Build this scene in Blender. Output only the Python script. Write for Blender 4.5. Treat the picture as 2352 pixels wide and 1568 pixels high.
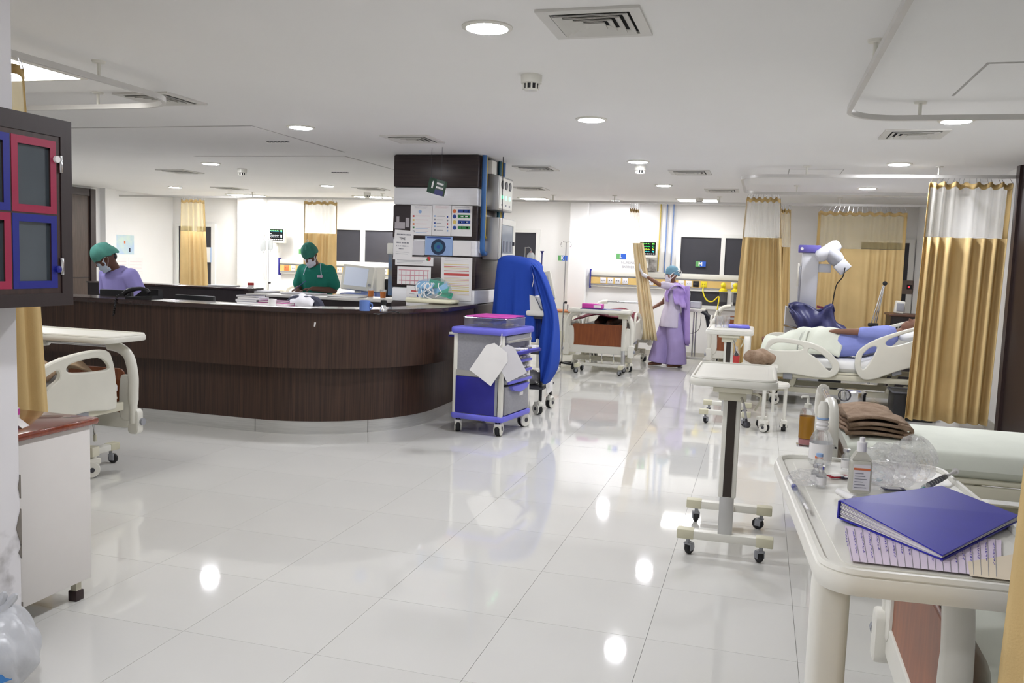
import bpy, bmesh, math, random
from mathutils import Vector, Matrix, Euler
random.seed(7)
for o in list(bpy.data.objects): bpy.data.objects.remove(o, do_unlink=True)
S = bpy.context.scene
COL = S.collection
PI = math.pi
R = math.radians

# ------------------------------------------------------------------ camera
CAM_H, F_PX, PITCH, YAW, ROLL = 1.54, 1969.8, 0.092, 0.2806, 0.0346
cp, sp, cy, sy, cr, sr = math.cos(PITCH), math.sin(PITCH), math.cos(YAW), math.sin(YAW), math.cos(ROLL), math.sin(ROLL)
fwd = Vector((-sy*cp, cy*cp, -sp)); rt0 = Vector((cy, sy, 0)); up0 = rt0.cross(fwd)
rt = rt0*cr + up0*sr; up = -rt0*sr + up0*cr
cam = bpy.data.cameras.new('camera'); camo = bpy.data.objects.new('camera', cam); COL.objects.link(camo)
camo.matrix_world = Matrix(((rt.x, up.x, -fwd.x, 0), (rt.y, up.y, -fwd.y, 0), (rt.z, up.z, -fwd.z, CAM_H), (0, 0, 0, 1)))
cam.sensor_width = 36; cam.sensor_fit = 'HORIZONTAL'; cam.lens = F_PX/2352*36; cam.clip_start = 0.05; cam.clip_end = 100
S.camera = camo
# ------------------------------------------------------------------ world and exposure
w = bpy.data.worlds.new('world'); S.world = w; w.use_nodes = True
w.node_tree.nodes['Background'].inputs[0].default_value = (0.02, 0.02, 0.025, 1)
w.node_tree.nodes['Background'].inputs[1].default_value = 1
S.view_settings.view_transform = 'Standard'; S.view_settings.look = 'None'
S.view_settings.gamma = 1; S.view_settings.use_curve_mapping = False
S.view_settings.exposure = 0.0
LAMP = 315.0      # radiance of the round LED downlights
PANEL = 55.0      # radiance of the square LED panels over the beds
CEIL = 2.62

def ray(u, v): return rt*((u-1176)/F_PX) - up*((v-784)/F_PX) + fwd
def pt(u, v, x=None, y=None, z=None):      # where the sight line through a pixel meets a real plane of the room
    d = ray(u, v)
    t = x/d.x if x is not None else (y/d.y if y is not None else (z-CAM_H)/d.z)
    return Vector((d.x*t, d.y*t, d.z*t+CAM_H))

# ------------------------------------------------------------------ materials
def lin(c):
    return tuple(((k/255/12.92) if k/255 <= .04045 else ((k/255+.055)/1.055)**2.4) for k in c[:3]) + (1,)
MATS = {}
def mat(name, col, rough=.5, metal=0., emit=0., trans=0., alpha=1., spec=.5, var=0., vs=6., bump=0., bs=60., stretch=(1,1,1), col2=None, coat=0., sss=0.):
    if name in MATS: return MATS[name]
    m = bpy.data.materials.new(name); MATS[name] = m; m.use_nodes = True
    nt = m.node_tree; b = nt.nodes['Principled BSDF']; c = lin(col)
    b.inputs['Base Color'].default_value = c; b.inputs['Roughness'].default_value = rough; b.inputs['Metallic'].default_value = metal
    b.inputs['Specular IOR Level'].default_value = spec; b.inputs['Alpha'].default_value = alpha
    b.inputs['Transmission Weight'].default_value = trans; b.inputs['Coat Weight'].default_value = coat
    if sss: b.inputs['Subsurface Weight'].default_value = sss; b.inputs['Subsurface Scale'].default_value = .01
    if emit:
        b.inputs['Emission Color'].default_value = c; b.inputs['Emission Strength'].default_value = emit
    if var or col2 or bump:
        tc = nt.nodes.new('ShaderNodeTexCoord'); mp = nt.nodes.new('ShaderNodeMapping'); mp.inputs['Scale'].default_value = stretch
        nt.links.new(tc.outputs['Object'], mp.inputs['Vector'])
        if var or col2:
            n = nt.nodes.new('ShaderNodeTexNoise'); n.inputs['Scale'].default_value = vs; n.inputs['Detail'].default_value = 4
            nt.links.new(mp.outputs[0], n.inputs['Vector'])
            r = nt.nodes.new('ShaderNodeValToRGB'); nt.links.new(n.outputs[0], r.inputs[0])
            c2 = lin(col2) if col2 else tuple(min(1, k*(1+var)) for k in c[:3])+(1,)
            c1 = c if col2 else tuple(k*(1-var) for k in c[:3])+(1,)
            r.color_ramp.elements[0].position = .32; r.color_ramp.elements[1].position = .68
            r.color_ramp.elements[0].color = c1; r.color_ramp.elements[1].color = c2
            nt.links.new(r.outputs[0], b.inputs['Base Color'])
        if bump:
            n2 = nt.nodes.new('ShaderNodeTexNoise'); n2.inputs['Scale'].default_value = bs; n2.inputs['Detail'].default_value = 3
            nt.links.new(mp.outputs[0], n2.inputs['Vector'])
            bp_ = nt.nodes.new('ShaderNodeBump'); bp_.inputs['Strength'].default_value = bump; bp_.inputs['Distance'].default_value = .01
            nt.links.new(n2.outputs[0], bp_.inputs['Height']); nt.links.new(bp_.outputs[0], b.inputs['Normal'])
    return m
def cloth_mat(name, col, tl=.35, alpha=1., rough=.8, bump=.15):
    m = mat(name, col, rough, spec=.15, var=.06, vs=3, bump=bump, bs=250)
    nt = m.node_tree; b = nt.nodes['Principled BSDF']; out = nt.nodes['Material Output']
    t = nt.nodes.new('ShaderNodeBsdfTranslucent'); c = lin(col); t.inputs[0].default_value = c
    mx = nt.nodes.new('ShaderNodeMixShader'); mx.inputs[0].default_value = tl
    nt.links.new(b.outputs[0], mx.inputs[1]); nt.links.new(t.outputs[0], mx.inputs[2])
    if alpha < 1:
        tr = nt.nodes.new('ShaderNodeBsdfTransparent'); m2 = nt.nodes.new('ShaderNodeMixShader'); m2.inputs[0].default_value = alpha
        nt.links.new(tr.outputs[0], m2.inputs[1]); nt.links.new(mx.outputs[0], m2.inputs[2]); nt.links.new(m2.outputs[0], out.inputs[0])
    else: nt.links.new(mx.outputs[0], out.inputs[0])
    return m
WHITE = mat('white_plastic', (226, 224, 214), .35, var=.02)
CREAM = mat('cream_metal', (214, 210, 190), .4, var=.03)
BEIGE = mat('beige_cap', (206, 202, 176), .5, var=.03)
GREYP = mat('grey_plastic', (150, 152, 158), .45, var=.03)
DGREY = mat('dark_grey_plastic', (62, 62, 68), .45, var=.05)
BLACK = mat('black_plastic', (18, 18, 22), .4, var=.1)
RUBBER = mat('black_rubber', (30, 30, 32), .75, var=.1)
CHROME = mat('chrome', (205, 205, 208), .15, 1., var=.03)
STEEL = mat('brushed_steel', (212, 212, 210), .32, .7, var=.08, vs=4, stretch=(1, 1, 40))
ALU = mat('satin_aluminium', (196, 196, 194), .38, .85, var=.04)
PAPER = mat('paper', (236, 234, 232), .8, var=.02)
BROWNP = mat('brown_laminate', (150, 84, 44), .4, col2=(128, 68, 36), vs=5, stretch=(6, 6, 1))
INK = mat('dark_ink', (40, 40, 58), .8, var=.1)
NAVY = mat('navy_plastic', (38, 42, 120), .4, var=.05)
LILACB = mat('periwinkle_plastic', (108, 108, 214), .4, var=.04)
DBLUE = mat('royal_blue_plastic', (34, 34, 140), .4, var=.06)

# ------------------------------------------------------------------ mesh helpers
def perp(d):
    a = Vector((0, 0, 1)) if abs(d.z) < .9 else Vector((1, 0, 0))
    u = d.cross(a).normalized(); return u, d.cross(u).normalized()
class G:
    def __init__(s): s.bm = bmesh.new()
    def box(s, a, b, bev=0, seg=2, rot=None, piv=None):
        c = [(a[i]+b[i])/2 for i in range(3)]; d = [abs(b[i]-a[i]) for i in range(3)]
        r = bmesh.ops.create_cube(s.bm, size=1)['verts']
        bmesh.ops.scale(s.bm, vec=d, verts=r); bmesh.ops.translate(s.bm, vec=c, verts=r)
        if bev:
            es = list({e for v in r for e in v.link_edges})
            rr = bmesh.ops.bevel(s.bm, geom=es, offset=min(bev, min(d)*.49), segments=seg, profile=.5, affect='EDGES')
            r = list({v for f in rr['faces'] for v in f.verts} | {v for v in r if v.is_valid})
        if rot is not None:
            bmesh.ops.rotate(s.bm, cent=piv or c, matrix=Euler(rot).to_matrix(), verts=r)
        return s
    def cyl(s, p, q, r0, r1=None, n=12, caps=True):
        p, q = Vector(p), Vector(q); r1 = r0 if r1 is None else r1
        u, v = perp((q-p).normalized()); A, B = [], []
        for i in range(n):
            a = 2*PI*i/n; d = u*math.cos(a)+v*math.sin(a)
            A.append(s.bm.verts.new(p+d*r0)); B.append(s.bm.verts.new(q+d*r1))
        for i in range(n): s.bm.faces.new((A[i], B[i], B[(i+1) % n], A[(i+1) % n]))
        if caps: s.bm.faces.new(A); s.bm.faces.new(B[::-1])
        return s
    def tube(s, pts, r, n=8, closed=False, ell=1.):
        P = [Vector(p) for p in pts]; rs = r if isinstance(r, (list, tuple)) else [r]*len(P)
        rings = []; u = None
        for i, p in enumerate(P):
            a = P[i-1] if (i or closed) else p; b = P[(i+1) % len(P)] if (i < len(P)-1 or closed) else p
            d = (b-a).normalized()
            if u is None: u, v = perp(d)
            else:
                u = (u-d*u.dot(d)).normalized(); v = d.cross(u)
            rings.append([s.bm.verts.new(p+(u*math.cos(2*PI*k/n)+v*math.sin(2*PI*k/n)*ell)*rs[i]) for k in range(n)])
        m = len(rings)
        for i in range(m if closed else m-1):
            A, B = rings[i], rings[(i+1) % m]
            for k in range(n): s.bm.faces.new((A[k], A[(k+1) % n], B[(k+1) % n], B[k]))
        if not closed: s.bm.faces.new(rings[0][::-1]); s.bm.faces.new(rings[-1])
        return s
    def lathe(s, prof, o=(0, 0, 0), n=20, axis=(0, 0, 1), caps=True):
        o = Vector(o); w_ = Vector(axis).normalized(); u, v = perp(w_); rings = []
        for r, h in prof:
            rings.append([s.bm.verts.new(o+w_*h+(u*math.cos(2*PI*k/n)+v*math.sin(2*PI*k/n))*max(r, 1e-4)) for k in range(n)])
        for A, B in zip(rings, rings[1:]):
            for k in range(n): s.bm.faces.new((A[k], A[(k+1) % n], B[(k+1) % n], B[k]))
        if caps: s.bm.faces.new(rings[0][::-1]); s.bm.faces.new(rings[-1])
        return s
    def sph(s, c, r, n=12):
        r = r if isinstance(r, (tuple, list)) else (r, r, r)
        v = bmesh.ops.create_uvsphere(s.bm, u_segments=n, v_segments=max(6, n*2//3), radius=1)['verts']
        bmesh.ops.scale(s.bm, vec=r, verts=v); bmesh.ops.translate(s.bm, vec=c, verts=v); return s
    def quad(s, *p):
        s.bm.faces.new([s.bm.verts.new(q) for q in p]); return s
    def prism(s, poly, off):            # closed planar polygon of 3-D points pushed along a vector
        off = Vector(off); A = [s.bm.verts.new(p) for p in poly]; B = [s.bm.verts.new(Vector(p)+off) for p in poly]
        n = len(A); s.bm.faces.new(A[::-1]); s.bm.faces.new(B)
        for i in range(n): s.bm.faces.new((A[i], A[(i+1) % n], B[(i+1) % n], B[i]))
        return s
    def grid(s, fn, nu, nv):
        V = [[s.bm.verts.new(fn(i/nu, j/nv)) for j in range(nv+1)] for i in range(nu+1)]
        for i in range(nu):
            for j in range(nv): s.bm.faces.new((V[i][j], V[i+1][j], V[i+1][j+1], V[i][j+1]))
        return s
    def mesh(s, me):
        s.bm.from_mesh(me); return s
    def xf(s, m):
        bmesh.ops.transform(s.bm, matrix=m, verts=s.bm.verts); return s
    def obj(s, name, m, parent=None, smooth=True, solid=0., sub=0, loc=None, rot=None, ang=42):
        bmesh.ops.recalc_face_normals(s.bm, faces=s.bm.faces)
        me = bpy.data.meshes.new(name); s.bm.to_mesh(me); s.bm.free()
        if smooth:
            me.polygons.foreach_set('use_smooth', [True]*len(me.polygons)); me.set_sharp_from_angle(angle=R(ang))
        me.materials.append(m)
        o = bpy.data.objects.new(name, me); COL.objects.link(o)
        if parent is not None: o.parent = parent
        if loc is not None: o.location = loc
        if rot is not None: o.rotation_euler = rot
        if solid:
            md = o.modifiers.new('thick', 'SOLIDIFY'); md.thickness = solid; md.offset = 0
        if sub:
            md = o.modifiers.new('sub', 'SUBSURF'); md.levels = sub; md.render_levels = sub
        return o
def tag(o, label, cat, group=None):
    o['label'] = label; o['category'] = cat
    if group: o['group'] = group
    return o
def thing(name, label, cat, loc=(0, 0, 0), rz=0., group=None):
    o = bpy.data.objects.new(name, None); COL.objects.link(o); o.empty_display_size = .1
    o.location = loc; o.rotation_euler = (0, 0, rz); return tag(o, label, cat, group)
def struct(o): o['kind'] = 'structure'; return o
def dup(o, parent=None, loc=None, rz=None, label=None):
    c = o.copy(); COL.objects.link(c); c.parent = parent
    if loc is not None: c.location = loc
    if rz is not None: c.rotation_euler = (0, 0, rz)
    if label: c['label'] = label
    for ch in list(o.children): dup(ch, c)
    return c
def plate_mesh(outer, holes=(), th=.02, bev=.006):       # 2-D outline with holes, thickened, rounded edges; lies in local XY
    cu = bpy.data.curves.new('outline', 'CURVE'); cu.dimensions = '2D'; cu.fill_mode = 'BOTH'
    cu.extrude = max(th/2-bev, .0005); cu.bevel_depth = bev; cu.bevel_resolution = 1; cu.offset = -bev
    for lp in [outer]+list(holes):
        sp_ = cu.splines.new('POLY'); sp_.points.add(len(lp)-1); sp_.use_cyclic_u = True
        for p_, q_ in zip(sp_.points, lp): p_.co = (q_[0], q_[1], 0, 1)
    o = bpy.data.objects.new('outline', cu); me = bpy.data.meshes.new_from_object(o)
    bpy.data.objects.remove(o); bpy.data.curves.remove(cu); return me
def rrect(x0, y0, x1, y1, r, n=5):
    r = min(r, (x1-x0)/2-1e-4, (y1-y0)/2-1e-4); P = []
    for cx, cy_, a in ((x1-r, y1-r, 0), (x0+r, y1-r, 90), (x0+r, y0+r, 180), (x1-r, y0+r, 270)):
        for k in range(n+1):
            t = R(a+90*k/n); P.append((cx+r*math.cos(t), cy_+r*math.sin(t)))
    return P
def smooth_loop(P, n=5):                                   # closed Catmull-Rom
    out = []; m = len(P)
    for i in range(m):
        p0, p1, p2, p3 = [Vector(P[(i+k-1) % m]) for k in range(4)]
        for k in range(n):
            t = k/n
            out.append(tuple(.5*((2*p1)+(p2-p0)*t+(2*p0-5*p1+4*p2-p3)*t*t+(3*p1-p0-3*p2+p3)*t**3)))
    return out
def smooth_path(P, n=5):
    P = [Vector(p) for p in P]; Q = [P[0]*2-P[1]]+P+[P[-1]*2-P[-2]]; out = []
    for i in range(1, len(Q)-2):
        p0, p1, p2, p3 = Q[i-1:i+3]
        for k in range(n):
            t = k/n; out.append(.5*((2*p1)+(p2-p0)*t+(2*p0-5*p1+4*p2-p3)*t*t+(3*p1-p0-3*p2+p3)*t**3))
    return out+[P[-1]]
STAND = Matrix(((1, 0, 0, 0), (0, 0, -1, 0), (0, 1, 0, 0), (0, 0, 0, 1)))      # local XY drawing -> upright XZ, facing -Y
SIDE = Matrix(((0, 0, 1, 0), (1, 0, 0, 0), (0, 1, 0, 0), (0, 0, 0, 1)))        # drawing -> upright YZ, facing +X
def text_mesh(txt, size, ext=.0008, align='CENTER', bold=0.):
    cu = bpy.data.curves.new('lettering', 'FONT'); cu.body = txt; cu.size = size; cu.align_x = align; cu.align_y = 'CENTER'; cu.extrude = ext; cu.offset = bold
    cu.resolution_u = 3
    o = bpy.data.objects.new('lettering', cu); me = bpy.data.meshes.new_from_object(o)
    bpy.data.objects.remove(o); bpy.data.curves.remove(cu); return me

# ------------------------------------------------------------------ the room shell
XL, XR, YB, YF = -11.6, 2.32, 15.0, -2.6
WALLM = mat('painted_wall', (238, 237, 235), .7, spec=.3, var=.015, vs=1.2)
CEILM = mat('ceiling_paint', (238, 237, 235), .85, spec=.2, var=.012, vs=.8)
GROUT = mat('grout', (150, 147, 138), .8, var=.05)
TILE = mat('vitrified_tile', (212, 211, 206), .045, spec=.6, var=.02, vs=1.4)
fl = struct(G().box((XL-.2, YF-.2, -.1), (3.2, YB+.2, -.009)).obj('floor', GROUT, smooth=False))
TX, TY, TS = -2.177, 2.875, .6
tm = G().box((-.2992, -.2992, -.009), (.2992, .2992, 0)).obj('tile', TILE, fl, smooth=False)
cells = []
for i in range(-17, 10):
    for j in range(-10, 22):
        x, y = TX+TS*(i+.5), TY+TS*(j+.5)
        if XL-.3 < x < 2.9 and -2.8 < y < 15.2: cells.append((x, y))
def seen(c):
    d = Vector((c[0], c[1], -CAM_H)); dz = d.dot(fwd)
    return dz > .5 and abs(d.dot(rt)/dz) < .66 and abs(d.dot(up)/dz) < .45
near = sorted([c for c in cells if seen(c)], key=lambda c: c[0]**2+c[1]**2)[:300]
ns = set(near)
tm.location = (near[0][0], near[0][1], 0)
for c in near[1:]:
    t = tm.copy(); COL.objects.link(t); t.parent = fl; t.location = (c[0], c[1], 0)
g = G()
for c in cells:
    if c not in ns: g.box((c[0]-.2992, c[1]-.2992, -.009), (c[0]+.2992, c[1]+.2992, 0))
g.obj('tile_field', TILE, fl, smooth=False)['kind'] = 'stuff'
struct(G().box((XL-.2, YF-.2, CEIL), (3.2, YB+.2, CEIL+.1)).obj('ceiling', CEILM, smooth=False))
struct(G().box((XL-.2, YB, 0), (3.2, YB+.2, CEIL)).obj('wall_back', WALLM, smooth=False))
struct(G().box((XL-.2, 2.3, 0), (XL, YB, CEIL)).obj('wall_left', WALLM, smooth=False))
struct(G().box((XL, 12.98, 0), (XL+.12, 13.25, CEIL)).obj('trim_1', WALLM, smooth=False))
struct(G().box((XR, 9.34, 0), (3.0, YB, CEIL)).obj('wall_right', WALLM, smooth=False))
struct(G().box((2.85, YF, 0), (3.05, 8.3, CEIL)).obj('wall_right_front', WALLM, smooth=False))
struct(G().box((-3.2, YF-.2, 0), (3.2, YF, CEIL)).obj('wall_front', WALLM, smooth=False))
struct(G().box((XL, 2.3, 0), (-2.61, 2.5, CEIL)).obj('wall_bay', WALLM, smooth=False))
# worn pier beside the camera: paint scuffed and chipped low down
pier = mat('scuffed_wall', (226, 224, 226), .75, var=.015)
nt = pier.node_tree; b = nt.nodes['Principled BSDF']
tc = nt.nodes.new('ShaderNodeTexCoord'); sx = nt.nodes.new('ShaderNodeSeparateXYZ'); nt.links.new(tc.outputs['Object'], sx.inputs[0])
mr = nt.nodes.new('ShaderNodeMapRange'); mr.inputs[1].default_value = .66; mr.inputs[2].default_value = .46; nt.links.new(sx.outputs[2], mr.inputs[0])
nz = nt.nodes.new('ShaderNodeTexNoise'); nz.inputs['Scale'].default_value = 14; nz.inputs['Detail'].default_value = 8; nt.links.new(tc.outputs['Object'], nz.inputs['Vector'])
mu = nt.nodes.new('ShaderNodeMath'); mu.operation = 'MULTIPLY'; nt.links.new(mr.outputs[0], mu.inputs[0]); nt.links.new(nz.outputs[0], mu.inputs[1])
rp = nt.nodes.new('ShaderNodeValToRGB'); rp.color_ramp.elements[0].position = .5; rp.color_ramp.elements[1].position = .8
rp.color_ramp.elements[0].color = lin((226, 224, 226)); rp.color_ramp.elements[1].color = lin((164, 161, 160))
nt.links.new(mu.outputs[0], rp.inputs[0]); nt.links.new(rp.outputs[0], b.inputs['Base Color'])
struct(G().box((-3.2, YF, 0), (-2.61, 2.5, CEIL)).obj('wall_pier', pier, smooth=False))
chip = mat('bare_plaster', (120, 114, 106), .9, var=.2, vs=20)
g = G()
for (z0, z1, d) in ((.60, .69, .006), (.42, .56, .014), (.37, .42, .008), (.14, .2, .005)):
    poly = [(-2.607, 2.503-d*(1-abs(2*k/6-1))*1.5, z0+(z1-z0)*k/6) for k in range(7)]+[(-2.607, 2.505, z1), (-2.607, 2.505, z0)]
    g.prism(poly, (-.006, 0, 0))
g.obj('wall_chip', chip, bpy.data.objects['wall_pier'], smooth=False)
# baseboards (thin skirting along the walls)
SK = mat('skirting', (196, 192, 182), .3, var=.03)
struct(G().box((XL, YB-.015, 0), (XR, YB, .1)).obj('baseboard_back', SK, smooth=False))
struct(G().box((XL, 2.5, 0), (XL+.015, YB, .1)).obj('baseboard_left', SK, smooth=False))
struct(G().box((XR-.015, 9.34, 0), (XR, YB, .1)).obj('baseboard_right', SK, smooth=False))
# pilasters on the back wall
struct(G().box((-4.2+.9, YB-.16, 0), (-2.98, YB, CEIL), .01, 1).obj('trim_2', WALLM, smooth=False))
struct(G().box((-10.0, YB-.16, 0), (-9.42, YB, CEIL), .01, 1).obj('trim_3', WALLM, smooth=False))
# windows and doors
GLASSD = mat('dark_window_glass', (58, 58, 64), .35, spec=.4, var=.04)
FRAME = mat('white_window_frame', (232, 232, 228), .4, var=.01)
def window(n, panes, z0, z1, x0, x1, yw=YB):
    f = G()
    f.box((x0, yw-.05, z0), (x1, yw-.001, z0+.06)); f.box((x0, yw-.05, z1-.06), (x1, yw-.001, z1))
    xs = [x0]+[p for q in panes for p in q]+[x1]
    for a, b_ in zip(xs[0::2], xs[1::2]): f.box((a, yw-.05, z0+.06), (b_, yw-.001, z1-.06))
    o = struct(f.obj('window_%d' % n, FRAME, smooth=False))
    for a, b_ in panes: G().box((a-.005, yw-.022, z0+.055), (b_+.005, yw-.012, z1-.055)).obj('pane', GLASSD, o, smooth=False)
    return o
window(1, [(-1.37, -.70), (-.63, .10)], 1.38, 2.13, -1.44, .17)
window(2, [(-4.9, -3.93)], .9, 2.14, -4.97, -3.86)
window(3, [(-7.9, -7.38), (-7.29, -6.6)], 1.38, 2.11, -7.98, -6.52)
window(4, [(-11.45, -11.12), (-11.02, -10.67)], .82, 2.1, -11.5, -10.58)
window(5, [(1.5, 2.22)], .9, 2.12, 1.42, 2.3)
window(6, [(-1.35, -.55), (-.45, .10)], .86, 1.22, -1.4, .15)
DOORW = mat('dark_door_veneer', (74, 60, 52), .45, col2=(58, 46, 40), vs=4, stretch=(14, 14, 1))
DARKW = mat('wenge_frame', (40, 28, 28), .45, var=.12, vs=4, stretch=(10, 10, 1))
d = struct(G().box((XL+.001, 11.6, 0), (XL+.05, 12.66, 2.45)).obj('door_1', DOORW, smooth=False))
G().box((XL+.001, 12.66, 0), (XL+.09, 12.78, 2.58)).box((XL+.001, 11.6, 2.45), (XL+.075, 12.66, 2.58)).obj('door_frame', DARKW, d, smooth=False)
G().box((XL+.05, 11.6, 1.0), (XL+.056, 12.66, 1.02)).obj('groove', DARKW, d, smooth=False)
d = struct(G().box((XR-.02, 8.3, 0), (3.0, 9.34, CEIL)).obj('door_2', DARKW, smooth=False))
G().box((XR-.045, 9.22, 0), (XR-.0201, 9.335, CEIL)).obj('door_frame', mat('wenge_jamb', (52, 36, 34), .4, var=.15, vs=5, stretch=(10, 10, 1)), d, smooth=False)
# ------------------------------------------------------------------ ceiling fittings
LED = mat('led_disc', (243, 244, 250), .5, emit=LAMP)
LEDP = mat('led_panel', (255, 253, 250), .5, emit=PANEL)
dl = thing('downlight', '', 'ceiling light', group='round recessed ceiling downlights')
G().lathe([(.095, 0), (.118, 0), (.118, -.006), (.098, -.011), (.095, -.006)], n=28, caps=False).obj('trim_ring', WHITE, dl)
G().lathe([(.0, -.002), (.095, -.002), (.095, -.008), (.086, -.0125), (.055, -.015), (.0, -.016)], n=28).obj('lens', LED, dl)
LIGHTS = [(-1.29, 3.88, 'large round downlight beside the big ceiling diffuser, nearest the camera'),
 (-1.29, 6.4, 'second round downlight down the aisle, beyond the smoke detector'),
 (-1.3, 8.97, 'third round downlight down the aisle, just before a smoke detector'),
 (-1.32, 11.53, 'fourth round downlight down the aisle, before the bright bed panel'),
 (-2.40, 14.3, 'small round downlight by the curtain held by the nurse'),
 (1.21, 9.15, 'round downlight above the gathered curtain at the right wall'),
 (1.2, 11.71, 'round downlight over the bed with the blue-gowned patient'),
 (1.22, 6.64, 'round downlight cut by the near right curtain track'),
 (-3.83, 6.6, 'round downlight above the reception counter front'),
 (-6.57, 9.2, 'round downlight over the left half of the nurse station'),
 (-9.7, 12.6, 'leftmost far round downlight near the posters'),
 (-6.53, 12.06, 'round downlight over the back of the nurse station, left of the striped pillar'),
 (-1.29, 1.3, 'round downlight over the aisle behind the camera'),
 (-1.29, -1.2, 'round downlight at the near end of the aisle'),
 (-7.2, 6.5, 'round downlight over the left counter hidden by the pier'), (-9.3, 9.2, 'round downlight over the left aisle')]
for k, (x, y, lb) in enumerate(LIGHTS):
    if k == 0: dl.location = (x, y, CEIL); dl['label'] = lb
    else: dup(dl, None, (x, y, CEIL), 0, lb)
LEDP2 = mat('led_panel_dim', (255, 253, 250), .5, emit=PANEL*.35)
def led_panel(x, y, sx, sy, lb, m_=None):
    t = thing('ceiling_panel_light', lb, 'ceiling light', (x, y, CEIL), 0, 'square ceiling panel lights over beds')
    G().box((-sx/2-.03, -sy/2-.03, -.012), (sx/2+.03, -sy/2, 0)).box((-sx/2-.03, sy/2, -.012), (sx/2+.03, sy/2+.03, 0)).box((-sx/2-.03, -sy/2, -.012), (-sx/2, sy/2, 0)).box((sx/2, -sy/2, -.012), (sx/2+.03, sy/2, 0)).obj('frame', WHITE, t, smooth=False)
    G().box((-sx/2, -sy/2, -.009), (sx/2, sy/2, -.002)).obj('diffuser', m_ or LEDP, t, smooth=False)
led_panel(-1.05, 14.05, .6, .6, 'bright square panel light over the bed by the nurse', LEDP2)
led_panel(-9.35, 14.3, .6, .6, 'bright square panel light left of the white-topped curtain')
led_panel(-6.75, 14.3, .6, .6, 'bright square panel light half hidden by the striped pillar')
led_panel(-3.75, 14.1, .42, .42, 'panel light in the bay beyond the pillar behind the long track', LEDP2)
led_panel(-4.55, 4.3, .6, .6, 'square panel light inside the curved track at upper left', LEDP2)

# four-way air diffusers: frame, nested louvre rings, dark throat
THROAT = mat('dark_duct', (26, 26, 28), .9, var=.1)
LOUV = mat('louvre_white', (214, 212, 206), .5, var=.02)
def ring_mesh(a, b, z0, z1):
    q = G()
    A = [(-a, -a), (a, -a), (a, a), (-a, a)]; B = [(-b, -b), (b, -b), (b, b), (-b, b)]
    for i in range(4):
        j = (i+1) % 4
        q.quad((*A[i], z0), (*A[j], z0), (*B[j], z1), (*B[i], z1))
        q.quad((*A[i], z0+.004), (*A[j], z0+.004), (*B[j], z1+.004), (*B[i], z1+.004))
    return q
dfp = thing('air_diffuser', '', 'air vent', group='square four-way ceiling air diffusers')
q = G(); a, b_ = .225, .175
for s_ in (-1, 1):
    q.box((-a, s_*b_, -.012), (a, s_*a, 0)); q.box((s_*b_, -b_, -.012), (s_*a, b_, 0))
q.obj('frame', LOUV, dfp, smooth=False)
G().box((-.175, -.175, -.0015), (.175, .175, -.0005)).obj('throat', THROAT, dfp, smooth=False)
for rr in (.165, .125, .085, .047):
    ring_mesh(rr, rr-.03, -.02, -.002).obj('louvre', LOUV, dfp, smooth=False, solid=.002)
DIFF = [(-.78, 3.88, 'large square air diffuser next to the nearest downlight'), (-3.1, 7.3, 'air diffuser just in front of the striped pillar'),
 (1.04, 7.23, 'air diffuser behind the near right curtain track'), (-.85, 9.95, 'air diffuser right of the third aisle downlight'), (-3.3, 12.17, 'air diffuser beyond the pillar above the blue-covered trolley'),
 (-.6, 12.2, 'air diffuser above the bed curtain beside the far panel light'), (-4.2, 5.3, 'air diffuser behind the curved track at upper left'), (-7.7, 10.1, 'air diffuser over the left half of the nurse station'),
 (-8.7, 12.7, 'air diffuser near the leftmost far downlight'), (-6.0, 12.5, 'air diffuser right of the far station downlight'), (1.5, 12.5, 'air diffuser over the far right bay'), (-2.55, 9.6, 'air diffuser tucked behind the striped pillar')]
for k, (x, y, lb) in enumerate(DIFF):
    if k == 0: dfp.location = (x, y, CEIL); dfp['label'] = lb
    else: dup(dfp, None, (x, y, CEIL), 0, lb)
# smoke detectors
sd = thing('smoke_detector', '', 'smoke detector', group='white ceiling smoke detectors')
G().lathe([(.0, 0), (.062, 0), (.06, -.045), (.052, -.05), (.0, -.05)], n=24).obj('base', WHITE, sd)
G().lathe([(.0, -.05), (.046, -.05), (.04, -.078), (.0, -.078)], n=20).obj('chamber', BLACK, sd)
q = G()
for k in range(10):
    t = 2*PI*k/10; q.box((.043, -.005, -.08), (.05, .005, -.048), rot=(0, 0, t), piv=(0, 0, 0))
q.lathe([(.0, -.078), (.044, -.078), (.036, -.088), (.0, -.09)], n=20)
q.obj('grille', WHITE, sd)
for k, (x, y, lb) in enumerate([(-1.35, 4.9, 'smoke detector nearest the camera, between two aisle downlights'), (-1.33, 9.36, 'smoke detector just beyond the third aisle downlight'),
  (-6.53, 9.8, 'smoke detector over the nurse station'), (-1.0, 13.6, 'smoke detector in front of the bright far panel light'), (-6.45, 13.3, 'smoke detector left of the pillar near the back track')]):
    if k == 0: sd.location = (x, y, CEIL); sd['label'] = lb
    else: dup(sd, None, (x, y, CEIL), 0, lb)
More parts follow.
